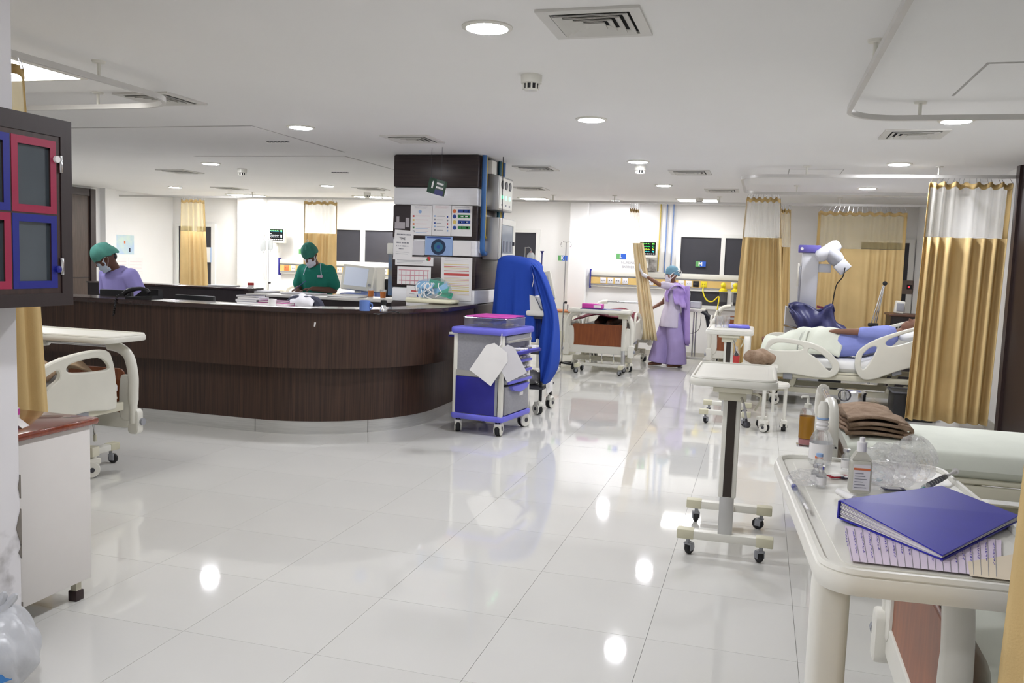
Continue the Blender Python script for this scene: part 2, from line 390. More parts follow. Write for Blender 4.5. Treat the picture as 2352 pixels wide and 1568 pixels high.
# access panels in the ceiling: a flush board with a shadow gap
GAP = mat('shadow_gap', (176, 174, 170), .9, var=.05)
def hatch(x0, y0, x1, y1, lb, slits=()):
    t = thing('access_panel', lb, 'ceiling panel', ((x0+x1)/2, (y0+y1)/2, CEIL), 0, 'flush ceiling access panels')
    a, c = (x1-x0)/2, (y1-y0)/2
    G().box((-a, -c, -.002), (a, c, 0)).obj('gap', GAP, t, smooth=False)
    G().box((-a+.012, -c+.012, -.005), (a-.012, c-.012, -.0021)).obj('board', CEILM, t, smooth=False)
    for sx_, sy_ in slits:
        q = G()
        for k in range(6): q.box((sx_-x0-a+.04*k-.1, sy_-y0-c-.02, -.012), (sx_-x0-a+.04*k-.075, sy_-y0-c+.02, -.005))
        q.obj('hinge_clip', DGREY, t, smooth=False)
hatch(-6.8, 6.5, -4.24, 8.2, 'wide flush access panel in the ceiling over the counter', [(-4.55, 7.4)])
hatch(-6.3, 8.5, -4.4, 10.4, 'second flush access panel over the nurse station', [(-5.3, 10.1)])
hatch(1.02, 4.9, 2.2, 5.75, 'access panel inside the near right curtain track')
hatch(.2, 9.6, .75, 10.2, 'small access panel inside the right bay track')
# curtain tracks
TRK = mat('track_aluminium', (206, 204, 200), .4, .3, var=.03)
def track(lb, path, mounts, z=2.52, dirx=None):
    t = thing('curtain_track', lb, 'curtain track', (path[0][0], path[0][1], z)); o = Vector((path[0][0], path[0][1], 0))
    P = [Vector((p[0], p[1], 0))-o for p in path]; n = len(P); q = G(); L = []
    for i in range(n):
        d_ = (P[min(i+1, n-1)]-P[max(i-1, 0)]).normalized(); nn = Vector((-d_.y, d_.x, 0))*.013
        L.append([q.bm.verts.new(P[i]+nn*s_+Vector((0, 0, h))) for s_, h in ((1, .016), (-1, .016), (-1, -.016), (1, -.016))])
    for A, B in zip(L, L[1:]):
        for k in range(4): q.bm.faces.new((A[k], A[(k+1) % 4], B[(k+1) % 4], B[k]))
    q.bm.faces.new(L[0]); q.bm.faces.new(L[-1][::-1]); q.obj('rail', TRK, t, ang=30)
    for mx, my in mounts:
        G().cyl((mx-o.x, my-o.y, .014), (mx-o.x, my-o.y, CEIL-z-.008), .011, n=10).lathe([(.0, CEIL-z-.012), (.035, CEIL-z-.012), (.04, CEIL-z), (.0, CEIL-z)], (mx-o.x, my-o.y, 0), 16).obj('hanger', WHITE, t)
    return t
def arc(cx, cy_, r, a0, a1, n=10): return [(cx+r*math.cos(R(a0+(a1-a0)*k/n)), cy_+r*math.sin(R(a0+(a1-a0)*k/n))) for k in range(n+1)]
track('curved white curtain track around the left bed', [(-3.77, 2.5)]+arc(-4.17, 4.65, .4, 0, 90)+[(-7.2, 5.05)], [(-3.77, 4.22), (-4.52, 5.05), (-6.2, 5.05)])
track('curved curtain track around the foreground right bay', [(.44, -.5)]+arc(.78, 5.58, .34, 180, 90)+[(2.84, 5.95)], [(.44, 4.37), (.88, 5.93), (.44, 1.6), (2.0, 5.94)])
track('U-shaped curtain track around the bed with the blue-gowned patient', [(2.31, 9.35)]+arc(.03, 9.65, .3, 270, 180)+arc(.03, 11.12, .3, 180, 90)+[(2.31, 11.42)], [(.37, 9.35), (.35, 11.42), (1.6, 9.35)])
track('long straight curtain track along the far row of beds', [(-11.58, 13.2+.25), (2.31, 13.2)], [(-8.72, 13.4), (-3.24, 13.3), (-2.26, 13.28), (-.68, 13.26), (-6.2, 13.35), (1.0, 13.22)])
# ------------------------------------------------------------------ reception counter of the nurse station
WOOD = mat('zebrano_laminate', (76, 54, 43), .42, col2=(46, 32, 26), vs=3.2, stretch=(26, 26, .5), spec=.4)
TOPW = mat('dark_counter_top', (52, 34, 32), .22, var=.12, vs=5, coat=.3)
TOPWHITE = mat('pale_desk_top', (214, 210, 204), .35, var=.02)
INNER = mat('dark_inner_panel', (34, 26, 28), .5, var=.15, vs=4, stretch=(20, 20, 1))
def counter_path(off, n=22):           # plan line of the counter front, pushed out by off
    return [(-8.2, 6.43-off)]+arc(-4.15, 7.63, 1.2+off, 270, 360, n)+[(-2.95+off, 8.36)]
def wall_strip(q, p_out, p_in, z0, z1):
    n = len(p_out); V = []
    for (a, b_) in zip(p_out, p_in):
        V.append([q.bm.verts.new((a[0], a[1], z0)), q.bm.verts.new((a[0], a[1], z1)), q.bm.verts.new((b_[0], b_[1], z1)), q.bm.verts.new((b_[0], b_[1], z0))])
    for A, B in zip(V, V[1:]):
        for k in range(4): q.bm.faces.new((A[k], A[(k+1) % 4], B[(k+1) % 4], B[k]))
    q.bm.faces.new(V[0]); q.bm.faces.new(V[-1][::-1]); return q
ct = thing('reception_counter', 'curved dark wood nurse station counter with steel kick plate', 'counter', (0, 0, 0))
wall_strip(G(), counter_path(0), counter_path(-.05), .115, .6).obj('lower_panel', WOOD, ct)
wall_strip(G(), counter_path(.12), counter_path(-.05), .59, 1.06).obj('upper_panel', WOOD, ct)
wall_strip(G(), counter_path(-.012), counter_path(-.05), .0, .115).obj('kick_plate', STEEL, ct)
SEAM = mat('seam', (92, 92, 92), .6, var=.05)
for u in (575, 845, 325, 1005):
    p = min(counter_path(-.0105, 90), key=lambda c: abs(pt(u, 980, z=.05).x-c[0])) if u > 500 else (pt(u, 960, y=6.43).x, 6.4405)
    G().box((p[0]-.002, p[1]-.002, .0), (p[0]+.002, p[1]+.002, .115)).obj('seam', SEAM, ct, smooth=False)
tp = wall_strip(G(), counter_path(.17), counter_path(-.21), 1.06, 1.10)
bmesh.ops.bevel(tp.bm, geom=[e for e in tp.bm.edges if e.calc_length() > .0], offset=.008, segments=2, affect='EDGES')
tp.obj('counter_top', TOPW, ct)
wall_strip(G(), counter_path(-.05), counter_path(-.6), .70, .74).obj('inner_desk', TOPWHITE, ct)
G().prism([pt(722, 740, y=6.305), pt(726, 740, y=6.305), pt(724, 750, y=6.305), pt(721, 750, y=6.305)], (0, -.002, 0)).obj('paint_chip', PAPER, ct, smooth=False)
# back counter facing it
bc = thing('back_counter', 'dark panelled back counter of the nurse station behind the curved one', 'counter', (0, 0, 0))
G().box((-7.9, 8.62, 0), (-5.66, 8.70, 1.115)).obj('tall_panel', INNER, bc, smooth=False)
G().box((-5.66, 8.60, 0), (-3.80, 8.68, 1.055)).obj('low_panel', INNER, bc, smooth=False)
G().box((-7.9, 8.60, 1.115), (-5.66, 8.95, 1.135), .004).obj('ledge', TOPW, bc)
G().box((-5.66, 8.58, 1.055), (-3.80, 9.22, 1.085), .006).obj('low_top', TOPWHITE, bc)
G().box((-7.9, 8.70, 1.0), (-5.66, 9.25, 1.03), .006).obj('tall_top', TOPWHITE, bc)
G().box((-5.69, 8.585, 0), (-5.63, 8.75, 1.12)).obj('divider', DARKW, bc, smooth=False)
G().box((-7.9, 9.2, 0), (-3.85, 9.24, .95)).obj('rear_panel', WOOD, bc, smooth=False)
# ------------------------------------------------------------------ square pillar clad in dark and pale bands
X0, X1, Y0, Y1 = -3.77, -2.84, 8.4, 9.24
HW = mat('dark_horizontal_laminate', (42, 32, 32), .35, col2=(58, 46, 44), vs=3, stretch=(1, 1, 22), spec=.5)
PALEB = mat('pale_steel_laminate', (240, 240, 241), .22, 0., var=.04, vs=3, stretch=(1, 1, 8))
col = thing('pillar', 'square pillar clad in dark wood and pale bands, covered with notices', 'pillar', ((X0+X1)/2, (Y0+Y1)/2, 0))
hx, hy = (X1-X0)/2, (Y1-Y0)/2
for z0, z1, m_ in ((0, 1.09, HW), (1.09, 1.24, PALEB), (1.24, 1.58, HW), (1.58, 1.75, PALEB), (1.75, 2.10, HW), (2.10, 2.285, PALEB), (2.285, 2.62, HW)):
    e = .006 if m_ is HW else 0
    G().box((-hx-e, -hy-e, z0), (hx+e, hy+e, z1), .02, 2).obj('cladding_band', m_, col)
YP = Y0-.0075
POST = [0]
def poster(lb, cat, u0, v0, u1, v1, m_=PAPER, name='notice', d=0., bits=(), y=None, tilt=0., x=None):
    """flat printed sheet on the pillar face; bits = (u0,v0,u1,v1,material) coloured print or (u,v,text,size,material)"""
    yy = (YP if y is None else y)-.0012*d
    a, c = pt(u0, v0, y=yy), pt(u1, v1, y=yy); mid = Vector(((a.x+c.x)/2, yy, min(a.z, c.z)))
    t = thing(name, lb, cat, mid)
    if tilt: t.rotation_euler = (0, tilt, 0)
    x0, x1, z0, z1 = min(a.x, c.x)-mid.x, max(a.x, c.x)-mid.x, 0, abs(a.z-c.z)
    G().box((x0, -.0006, z0), (x1, .0006, z1)).obj('sheet', m_, t, smooth=False)
    for k, b_ in enumerate(bits):
        if len(b_) == 5 and isinstance(b_[2], str):
            p = pt(b_[0], b_[1], y=yy)-mid
            G().mesh(text_mesh(b_[2], b_[3])).xf(Matrix.Translation((p.x, -.0016, p.z)) @ STAND).obj('lettering', b_[4], t, smooth=False)
        elif b_[-1] == 'disc':
            p = pt(b_[0], b_[1], y=yy)-mid
            G().cyl((p.x, -.0008, p.z), (p.x, -.0018-.0002*k, p.z), b_[2], n=16).obj('emblem', b_[3], t, smooth=False)
        else:
            p, r_ = pt(b_[0], b_[1], y=yy)-mid, pt(b_[2], b_[3], y=yy)-mid
            G().box((min(p.x, r_.x), -.0016-.0002*(k % 3), min(p.z, r_.z)), (max(p.x, r_.x), -.0006, max(p.z, r_.z))).obj('print', b_[4], t, smooth=False)
    return t
def tone(n, c): return mat('ink_'+n, c, .7, var=.05)
RED, ORG, YEL, GRN, BLU, LBL, PNK, GRY = tone('red', (190, 60, 60)), tone('orange', (222, 120, 70)), tone('yellow', (226, 200, 110)), tone('green', (50, 130, 70)), tone('blue', (44, 74, 150)), tone('light_blue', (150, 180, 220)), tone('pink', (210, 150, 160)), tone('grey', (140, 140, 146))
STY, STR = tone('stripe_yellow', (224, 204, 124)), tone('stripe_red', (202, 84, 80))
def blocks(u0, u1, v, h, m_, seed):                       # lettering too small to read: a row of word-sized marks
    r_ = random.Random(seed); out = []; u = u0
    while u < u1-1:
        w_ = r_.uniform(1.6, 3.4); out.append((u, v, min(u+w_, u1), v+h, m_)); u += w_+r_.choice((.7, .7, 2.2))
    return out
def lines(u0, u1, vs, m_=GRY, h=1.4): return [(u0, v, u1-(i % 3)*4, v+h, m_) for i, v in enumerate(vs)]
poster('laminated safety notice with small coloured rows, left of three on the pillar', 'notice', 944, 471, 992, 541, bits=lines(953, 982, (474, 477))+[(965, 486, .018, LBL, 'disc')]+[(948, v, 952, v+4, m_) for v, m_ in ((494, RED), (503, YEL), (512, ORG), (520, GRN), (529, GRY))]+lines(955, 988, (495, 504, 513, 521, 530), PNK)+lines(955, 984, (524, 533), LBL), d=1)
poster('laminated notice with dotted round icons, middle of three on the pillar', 'notice', 993, 471, 1036, 542, bits=lines(1000, 1030, (474, 477), PNK)+[(999, v, .009, m_, 'disc') for v, m_ in ((496, LBL), (504, GRY), (512, BLU), (520, LBL), (528, GRY))]+[(1028, v, .009, m_, 'disc') for v, m_ in ((498, BLU), (506, GRY), (514, RED), (522, BLU), (530, LBL))]+lines(1003, 1022, (496, 504, 512, 520, 528)), d=1)
poster('laminated notice with blue and green arrow banners, right of three on the pillar', 'notice', 1037, 472, 1083, 543, bits=lines(1044, 1078, (475,))+[(1044, v, .02, m_, 'disc') for v, m_ in ((485, ORG), (497, BLU), (510, YEL), (523, BLU))]+[(1052, v-4, 1080, v+4, m_) for v, m_ in ((485, BLU), (497, GRN), (510, BLU), (523, GRN))]+sum([blocks(1056, 1077, v-1.5, 3, PAPER, i) for i, v in enumerate((485, 497, 510, 523))], []), d=1)
poster('visiting time notice sheet tilted on the left edge of the pillar', 'notice', 904, 528, 946, 598, bits=blocks(909, 941, 537, 3, GRY, 1)+[(922, 548, 'TIME', .034, INK)]+blocks(909, 937, 555.5, 3.4, GRY, 2)+blocks(908, 936, 563.5, 2.6, GRY, 3)+blocks(915, 925, 570, 2.4, GRY, 4)+lines(908, 940, (578, 582)), d=2, tilt=R(3))
poster('blue poster with a dark round ring chart on the pillar', 'poster', 977, 542, 1039, 587, m_=tone('poster_blue', (150, 178, 220)), bits=[(981, 544, 1035, 548, BLU), (1007, 567, .082, tone('dark_ring', (30, 50, 80)), 'disc'), (1007, 567, .05, tone('teal', (50, 110, 140)), 'disc'), (1007, 567, .02, BLU, 'disc')], d=1)
poster('small pale blank sheet below the three laminated notices', 'notice', 948, 552, 974, 586, m_=tone('pale_card', (206, 204, 208)), d=0)
poster('white sheet right of the blue ring poster', 'notice', 1041, 553, 1081, 588, d=0)
poster('printed form with a red flower at its corner on the pillar', 'notice', 908, 588, 995, 611, bits=lines(945, 972, (591,), RED)+lines(912, 976, (597, 600, 603))+[(985, 594, .022, RED, 'disc'), (982, 596, .012, GRN, 'disc')], d=3)
poster('ruled chart sheet with columns below the red flower form', 'notice', 913, 611, 989, 655, bits=lines(925, 960, (614,), RED)+[(u, 620, u+.6, 653, PNK) for u in (922, 932, 942, 952, 962, 972, 982)]+lines(916, 986, (620, 632, 644), PNK, .6), d=2)
poster('chart striped yellow orange and red on the right of the pillar', 'poster', 1014, 590, 1082, 692, bits=lines(1022, 1075, (594, 598))+[(1020, v0, 1077, v1, m_) for v0, v1, m_ in ((605.5, 609, STY), (610.5, 614, STR), (614, 617, STY), (617.5, 620, STY), (620.5, 624, STR), (624, 626, STY), (626.5, 634, STR), (634, 636.3, STY), (636.3, 639, STR), (639, 642, STY), (642, 645, STR), (645, 646.6, STY), (646.6, 649, STR), (649.4, 653, STY), (653, 656, STR), (656.4, 660, STY), (660.8, 664, STY), (664.8, 670, STY), (670.5, 673.5, STR), (674, 676, STY), (676, 678.5, STR))], d=1)
poster('white sheet with a red heading behind the bag of masks', 'notice', 934, 655, 985, 704, bits=[(945, 666, 966, 670, RED), (958, 674, 962, 682, BLU), (957, 690, .014, tone('brown', (70, 40, 40)), 'disc')]+lines(940, 952, (674, 681, 688)), d=1)
poster('dark photo sheet with pale figures at the pillar edge', 'poster', 905, 473, 942, 527, m_=tone('dark_photo', (52, 44, 46)), bits=[(907, 510, 930, 525, tone('figure', (176, 170, 172))), (911, 497, 917, 512, tone('figure', (176, 170, 172))), (932, 500, 940, 522, tone('figure', (176, 170, 172)))], d=0)
# clear bag of masks and the cream tray on the counter end
tr = pt(985, 712, y=8.1)
CREAMT = mat('cream_cloth', (222, 218, 190), .8, var=.05, bump=.2, bs=20)
q = G().box((-.25, -.14, 0), (.25, .13, .045), .02, 3)
for v in q.bm.verts: v.co.z += .008*math.sin(v.co.x*23)*(v.co.z > .02); v.co.y += .012*math.sin(v.co.x*17)
tray = tag(q.obj('folded_cloth', CREAMT, loc=(tr.x+.03, 8.12, 1.101)), 'folded cream cloth under the bag of masks at the pillar', 'cloth')
bagm = thing('mask_bag', 'clear bag of blue and green face masks with dangling white straps', 'bag of masks', (tr.x+.03, 8.14, 1.147))
CLEAR = mat('clear_film', (235, 240, 242), .12, trans=.85, spec=.5, alpha=.35, bump=.5, bs=25)
q = G().sph((0, 0, .1), (.2, .1, .11), 18)
for v in q.bm.verts: v.co += Vector((math.sin(v.co.z*40), math.cos(v.co.x*40), math.sin(v.co.x*31)))*.008; v.co.z = max(v.co.z, .001)
q.obj('film', CLEAR, bagm)
MASKB, MASKG = mat('mask_blue', (140, 190, 226), .8, var=.06), mat('mask_green', (70, 168, 140), .8, var=.08)
for k in range(9):
    random.seed(k); x, y, z_ = random.uniform(-.15, .13), random.uniform(-.05, .03), random.uniform(.02, .15)
    q = G().box((-.075, -.004, -.04), (.075, .004, .04), .003, 1, rot=(random.uniform(-.9, .2), random.uniform(-.4, .4), random.uniform(-.6, .6)), piv=(0, 0, 0))
    q.obj('mask', MASKG if k in (0, 2, 5) else MASKB, bagm, loc=(x, y, z_+.02))
for k in range(9):
    random.seed(40+k); x = random.uniform(-.12, .12); L = random.uniform(.1, .2)
    P = smooth_path([(x, -.1, .16), (x+random.uniform(-.04, .04), -.125, .12), (x+random.uniform(-.06, .06), -.13, .16-L*.7), (x+random.uniform(-.05, .05), -.125, max(.0, .16-L))], 4)
    G().tube(P, .0045, 5).obj('strap', PAPER, bagm)
# hanging direction sign in front of the pillar
sg = pt(1003, 425, y=7.9); hs = thing('hanging_sign', 'green and blue hanging sign on two wires before the pillar', 'sign', (sg.x, 7.9, sg.z-.09))
HSG, HSB = mat('sign_green', (26, 62, 44), .35, var=.06), mat('sign_blue', (32, 36, 96), .35, var=.06)
H = Matrix.Rotation(R(-12), 4, 'Z') @ Matrix.Rotation(R(14), 4, 'Y')
G().prism([(-.1, -.03, 0), (.0, -.045, 0), (.09, -.03, 0), (.09, .0, 0), (-.1, .0, 0)], (0, 0, .145)).xf(H).obj('sign_box', HSG, hs, smooth=False)
G().prism([(.0005, -.0465, .0), (.091, -.0315, .0), (.091, -.0325, .0), (.0005, -.0475, .0)], (0, 0, .05)).xf(H).obj('blue_band', HSB, hs, smooth=False)
for z_, sd_ in ((.1, 1), (.062, 2)):
    r_ = random.Random(sd_); x_ = .008; q = G()
    while x_ < .078:
        w_ = r_.uniform(.006, .012); q.prism([(x_, -.0455+x_*.166, z_), (x_+w_, -.0455+(x_+w_)*.166, z_), (x_+w_, -.0455+(x_+w_)*.166, z_+.018), (x_, -.0455+x_*.166, z_+.018)], (0, -.0035, 0)); x_ += w_+.003
    q.xf(H).obj('lettering', PAPER, hs, smooth=False)
G().prism([(-.05, -.0395, .05), (-.03, -.0425, .05), (-.03, -.0425, .1), (-.036, -.0415, .12), (-.044, -.0405, .12), (-.05, -.0395, .1)], (0, -.003, 0)).xf(H).obj('pictogram', PAPER, hs, smooth=False)
zt = CEIL-(sg.z-.09)
G().cyl((-.05, -.02, .13), (-.05, -.02, zt), .0018, n=6).obj('wire', DGREY, hs)
G().cyl((.06, -.03, .12), (.06, -.03, zt), .0018, n=6).obj('wire', DGREY, hs)
# medical gas panels and pipes on the right side of the pillar
XP = X1+.008
def side(u, v): return pt(u, v, x=XP)
gb = thing('gas_alarm_panel', 'grey medical gas alarm box with three gauges and green lamps', 'gas panel', (XP, 8.86, 2.08))
G().box((0, -.22, 0), (.14, .3, .36), .008).obj('case', ALU, gb)
G().box((.14, -.20, .02), (.144, .28, .34)).obj('face', WHITE, gb, smooth=False)
GLED = mat('green_lamp', (120, 255, 190), .4, emit=3)
for k in range(3):
    y = -.1+.14*k; G().cyl((.144, y, .27), (.15, y, .27), .045, n=18).obj('gauge', BLACK, gb)
    G().cyl((.15, y, .27), (.151, y, .27), .036, n=18).obj('gauge_face', mat('gauge_grey', (52, 54, 58), .3, var=.1), gb)
    G().cyl((.144, y, .14), (.15, y, .14), .02, n=12).obj('lamp', GLED, gb)
    G().box((.144, y-.02, .05), (.146, y+.02, .07)).obj('label_strip', GRY, gb, smooth=False)
vb = thing('valve_box', 'white medical gas valve box with glazed door below the alarm box', 'gas panel', (XP, 8.86, 1.56))
G().box((0, -.28, 0), (.17, .32, .44), .008).obj('case', ALU, vb)
q = G()
for a_, c_ in (((.17, -.27, .01), (.185, .31, .07)), ((.17, -.27, .37), (.185, .31, .43)), ((.17, -.27, .07), (.185, -.19, .37)), ((.17, .23, .07), (.185, .31, .37))): q.box(a_, c_)
q.obj('door_frame', WHITE, vb, smooth=False)
G().box((.172, -.19, .07), (.176, .23, .37)).obj('glass', mat('grey_glass', (150, 156, 164), .15, spec=.6, var=.05), vb, smooth=False)
for k in range(3): G().cyl((.178, -.1+.13*k, .09), (.178, -.1+.13*k, .2), .018, n=8).obj('valve', GREYP, vb)
G().box((.17, .225, .16), (.2, .245, .2), .004).obj('latch', DGREY, vb)
PB, PY, PT = mat('pipe_blue', (62, 110, 168), .35, var=.05), mat('pipe_yellow', (196, 170, 60), .35, var=.05), mat('pipe_teal', (40, 92, 110), .35, var=.05)
for lb, y, r_, m_, zb, lab in (('gas_pipe', 8.47, .026, PB, 1.62, 'thick blue gas pipe on the pillar, bent into the valve box'), ('gas_pipe', 8.54, .011, PY, 1.78, 'thin yellow gas pipe next to the thick blue one'), ('gas_pipe', 9.0, .02, PT, 1.9, 'teal gas pipe above the valve box'), ('gas_pipe', 9.07, .012, PY, 1.9, 'yellow gas pipe on the far side of the pillar'), ('gas_pipe', 9.14, .022, PB, 1.9, 'farthest blue gas pipe on the pillar side')):
    P = [(XP+.035, y, CEIL), (XP+.035, y, zb+.05)]
    P += [(XP+.035, y+.01, zb+.02), (XP+.035, y+.04, zb), (XP+.035, y+.11, zb)] if y < 8.6 else []
    o = tag(G().tube(P, r_, 10).obj(lb, m_), lab, 'pipe', 'gas pipes on the pillar')
    o['group'] = 'gas pipes on the pillar'
tag(G().box((0, 0, 0), (.07, .16, .14), .006).obj('junction_box', WHITE, loc=(XP, 8.62, 2.45)), 'small white junction box at the top of the pillar side', 'box')
tag(G().tube(smooth_path([(XP+.19, 8.6, CEIL), (XP+.2, 8.6, 2.0), (XP+.205, 8.6, 1.2), (XP+.2, 8.6, .3)], 5), .004, 6).obj('cable', BLACK), 'thin black cable hanging down in front of the gas panels', 'cable')
# ------------------------------------------------------------------ shared furniture builders
def caster(par, x, y, r=.035, z_top=.12, a=0., m_=GREYP, wm=RUBBER, hub=None, twin=False):
    q = G()
    q.cyl((0, 0, z_top-.03), (0, 0, z_top), .011, n=8)
    q.box((-.022, -.012, r+.02), (.022, .03, z_top-.028), .006)
    for s_ in (-1, 1): q.box((s_*.019-.003, -.004, r-.012), (s_*.019+.003, .032, z_top-.035), .003)
    c = q.obj('caster', m_, par, loc=(x, y, 0), rot=(0, 0, a))
    wq = G().lathe([(.0, -.014), (r*.8, -.014), (r, -.008), (r, .008), (r*.8, .014), (.0, .014)], (0, .018, r), 16, (1, 0, 0))
    wh = wq.obj('wheel', wm, c)
    return c
def hub_caster(par, x, y, r=.06, z_top=.17, a=0.):     # big white shell caster with dark hub
    q = G().cyl((0, 0, z_top-.04), (0, 0, z_top), .016, n=10)
    for s_ in (-1, 1):
        q.cyl((s_*.024, .02, r*1.02), (s_*.032, .02, r*1.02), r*.98, r*.9, n=20)
        q.box((s_*.02-.004, -.03, r), (s_*.02+.012, .05, z_top-.03), .006)
    q.box((-.026, -.04, z_top-.06), (.026, .06, z_top-.02), .01)
    c = q.obj('caster', WHITE, par, loc=(x, y, 0), rot=(0, 0, a))
    G().lathe([(.0, -.02), (r*.86, -.02), (r, -.012), (r, .012), (r*.86, .02), (.0, .02)], (0, .02, r), 20, (1, 0, 0)).obj('wheel', RUBBER, c)
    G().cyl((-.036, .02, r*1.02), (.036, .02, r*1.02), r*.3, n=14).obj('hub_cap', DGREY, c)
    return c
def overbed_table(label, loc, rz=0., L=.8, W=.45, h=.98, colx=0., coly=.1, strip=True, rim=True, crank=True, cw=.045):
    """local: long axis +Y, column near y=coly, base beams across X"""
    t = thing('overbed_table', label, 'table', loc, rz, 'wheeled overbed tables')
    me = plate_mesh(rrect(-W/2, 0, W/2, L, .07), th=.042, bev=.014)
    tp_ = G().mesh(me).xf(Matrix.Translation((0, 0, h-.026))).obj('table_top', WHITE, t)
    if rim:
        rp_ = rrect(-W/2+.015, .015, W/2-.015, L-.015, .06)
        G().tube([(a, b_, h-.004) for a, b_ in rp_], .009, 6, True).obj('raised_rim', WHITE, tp_)
        G().mesh(plate_mesh(rrect(-W/2+.05, .05, W/2-.05, L-.05, .04), th=.004, bev=.001)).xf(Matrix.Translation((0, 0, h-.0045))).obj('tray_inset', WHITE, tp_)
    if crank: G().box((colx-.1, coly-.08, h-.075), (colx+.1, coly+.22, h-.047), .008).box((colx-.07, coly-.05, h-.12), (colx+.07, coly+.08, h-.07), .006).obj('mount', CREAM, t)
    G().box((colx-cw, coly-.03, .34), (colx+cw, coly+.03, h-(.1 if crank else .045)), .006 if crank else .02, 2 if crank else 4).obj('column_sleeve', WHITE, t)
    if strip: G().box((colx-.022, coly-.034, .345), (colx+.022, coly-.0301, h-.1)).obj('dark_strip', mat('dark_strip', (46, 36, 28), .5, var=.1), t, smooth=False)
    G().box((colx-.037, coly-.025, .1), (colx+.037, coly+.025, .345), .004).obj('column_inner', ALU, t)
    yb = coly+.62
    for y in (coly, yb):
        bm_ = G().box((colx-.2, y-.03, .095), (colx+.2, y+.03, .14), .006).obj('base_beam', WHITE, t)
        for s_ in (-1, 1): G().box((colx+s_*.205-.045, y-.033, .092), (colx+s_*.205+.045, y+.033, .144), .006).obj('end_cap', BEIGE, bm_)
    G().box((colx-.03, coly, .1), (colx+.03, yb, .135), .004).obj('base_bar', WHITE, t)
    for y in (coly, yb):
        for s_ in (-1, 1): caster(t, colx+s_*.19, y, .034, .095, .5*s_+(y > .3)*.7)
    if not crank: return t
    q = G().tube(smooth_path([(colx+.045, coly-.05, h-.1), (colx+.06, coly-.075, h-.13), (colx+.075, coly-.08, h-.2)], 4), .007, 6)
    cr_ = q.obj('crank', CHROME, t)
    G().lathe([(.0, -.015), (.014, -.012), (.02, .0), (.014, .018), (.0, .022)], (colx+.08, coly-.08, h-.235), 12).cyl((colx+.075, coly-.08, h-.2), (colx+.079, coly-.08, h-.22), .006).obj('crank_knob', DGREY, cr_)
    G().tube(smooth_path([(colx+.09, coly-.02, h-.075), (colx+.135, coly-.03, h-.085), (colx+.14, coly-.03, h-.11), (colx+.115, coly-.03, h-.165)], 4), .006, 6).obj('release_lever', CREAM, t)
    return t
MATTR = mat('white_bed_sheet', (232, 232, 230), .85, var=.02, bump=.1, bs=14)
MATTG = mat('green_white_sheet', (226, 230, 218), .85, var=.025, bump=.15, bs=10)
RAILW = mat('ivory_rail_plastic', (222, 220, 208), .35, var=.02)
def rail_mesh(kind):
    if kind == 'foot':
        outer = smooth_loop([(0, .02), (.03, .3), (.14, .4), (.55, .36), (.78, .22), (.84, .07), (.70, -.03), (.3, .0), (.06, -.02)], 5)
        holes = [smooth_loop([(.07, .27), (.16, .345), (.4, .33), (.42, .28), (.2, .26)], 4), smooth_loop([(.52, .3), (.66, .23), (.76, .12), (.74, .06), (.68, .1), (.58, .2), (.5, .25)], 4)]
    else:
        outer = smooth_loop([(0, .06), (.05, .26), (.25, .36), (.6, .4), (.86, .39), (.95, .32), (.95, .08), (.85, -.01), (.45, -.03), (.1, -.06)], 5)
        holes = [smooth_loop([(.06, .1), (.1, .22), (.2, .29), (.27, .28), (.22, .2), (.1, .08)], 4), smooth_loop([(.38, .27), (.4, .33), (.62, .36), (.82, .35), (.84, .3), (.75, .27), (.5, .25)], 4)]
    return plate_mesh(outer, holes, .034, .012)
RAILM = {k: rail_mesh(k) for k in ('foot', 'head')}
def tube_end(par, name, w_, zt, panel=True, m_=WHITE, chrome=True):
    """bed end: moulded corners, chrome grab bar, laminate panel. local XZ plane at y=0 of parent"""
    e = w_/2
    o = G().mesh(plate_mesh(rrect(-e+.03, .28, e-.03, .39, .03), th=.03, bev=.006)).xf(STAND).obj(name, m_, par)
    for s_ in (-1, 1):
        P = smooth_path([(s_*e, 0, .32), (s_*e, 0, .52), (s_*(e-.0), 0, zt-.2), (s_*(e-.035), 0, zt-.07), (s_*(e-.11), 0, zt-.015), (s_*(e-.2), 0, zt)], 5)
        G().tube(P, [.028]*4+[.036]*(len(P)-4), 10).obj('corner_post', m_, o)
        G().mesh(G_plate_tmp(smooth_loop([(s_*(e+.005), .36), (s_*(e+.005), zt-.25), (s_*(e-.06), zt-.2), (s_*(e-.1), zt-.24), (s_*(e-.1), .36)], 3))).obj('corner_shell', m_, o)
    if chrome: G().cyl((-e+.18, 0, zt), (e-.18, 0, zt), .017, n=12).obj('grab_bar', CHROME, o)
    if panel: G().mesh(plate_mesh(rrect(-e+.07, .37, e-.07, zt-.16, .05), th=.016, bev=.004)).xf(STAND).obj('laminate_panel', BROWNP, o)
    for s_ in (-1, 1):
        G().mesh(plate_mesh(rrect(s_*e-.045, .24, s_*e+.045, .42, .03), th=.06, bev=.012)).xf(Matrix.Translation((0, -.02, 0)) @ STAND).obj('bumper', WHITE, o)
        G().cyl((s_*(e+.035), -.03, .33), (s_*(e+.062), -.03, .33), .025, n=12).obj('bumper_wheel', GREYP, o)
    return o
def G_plate_tmp(loop):
    me = plate_mesh(loop, th=.04, bev=.01); me.transform(STAND); return me
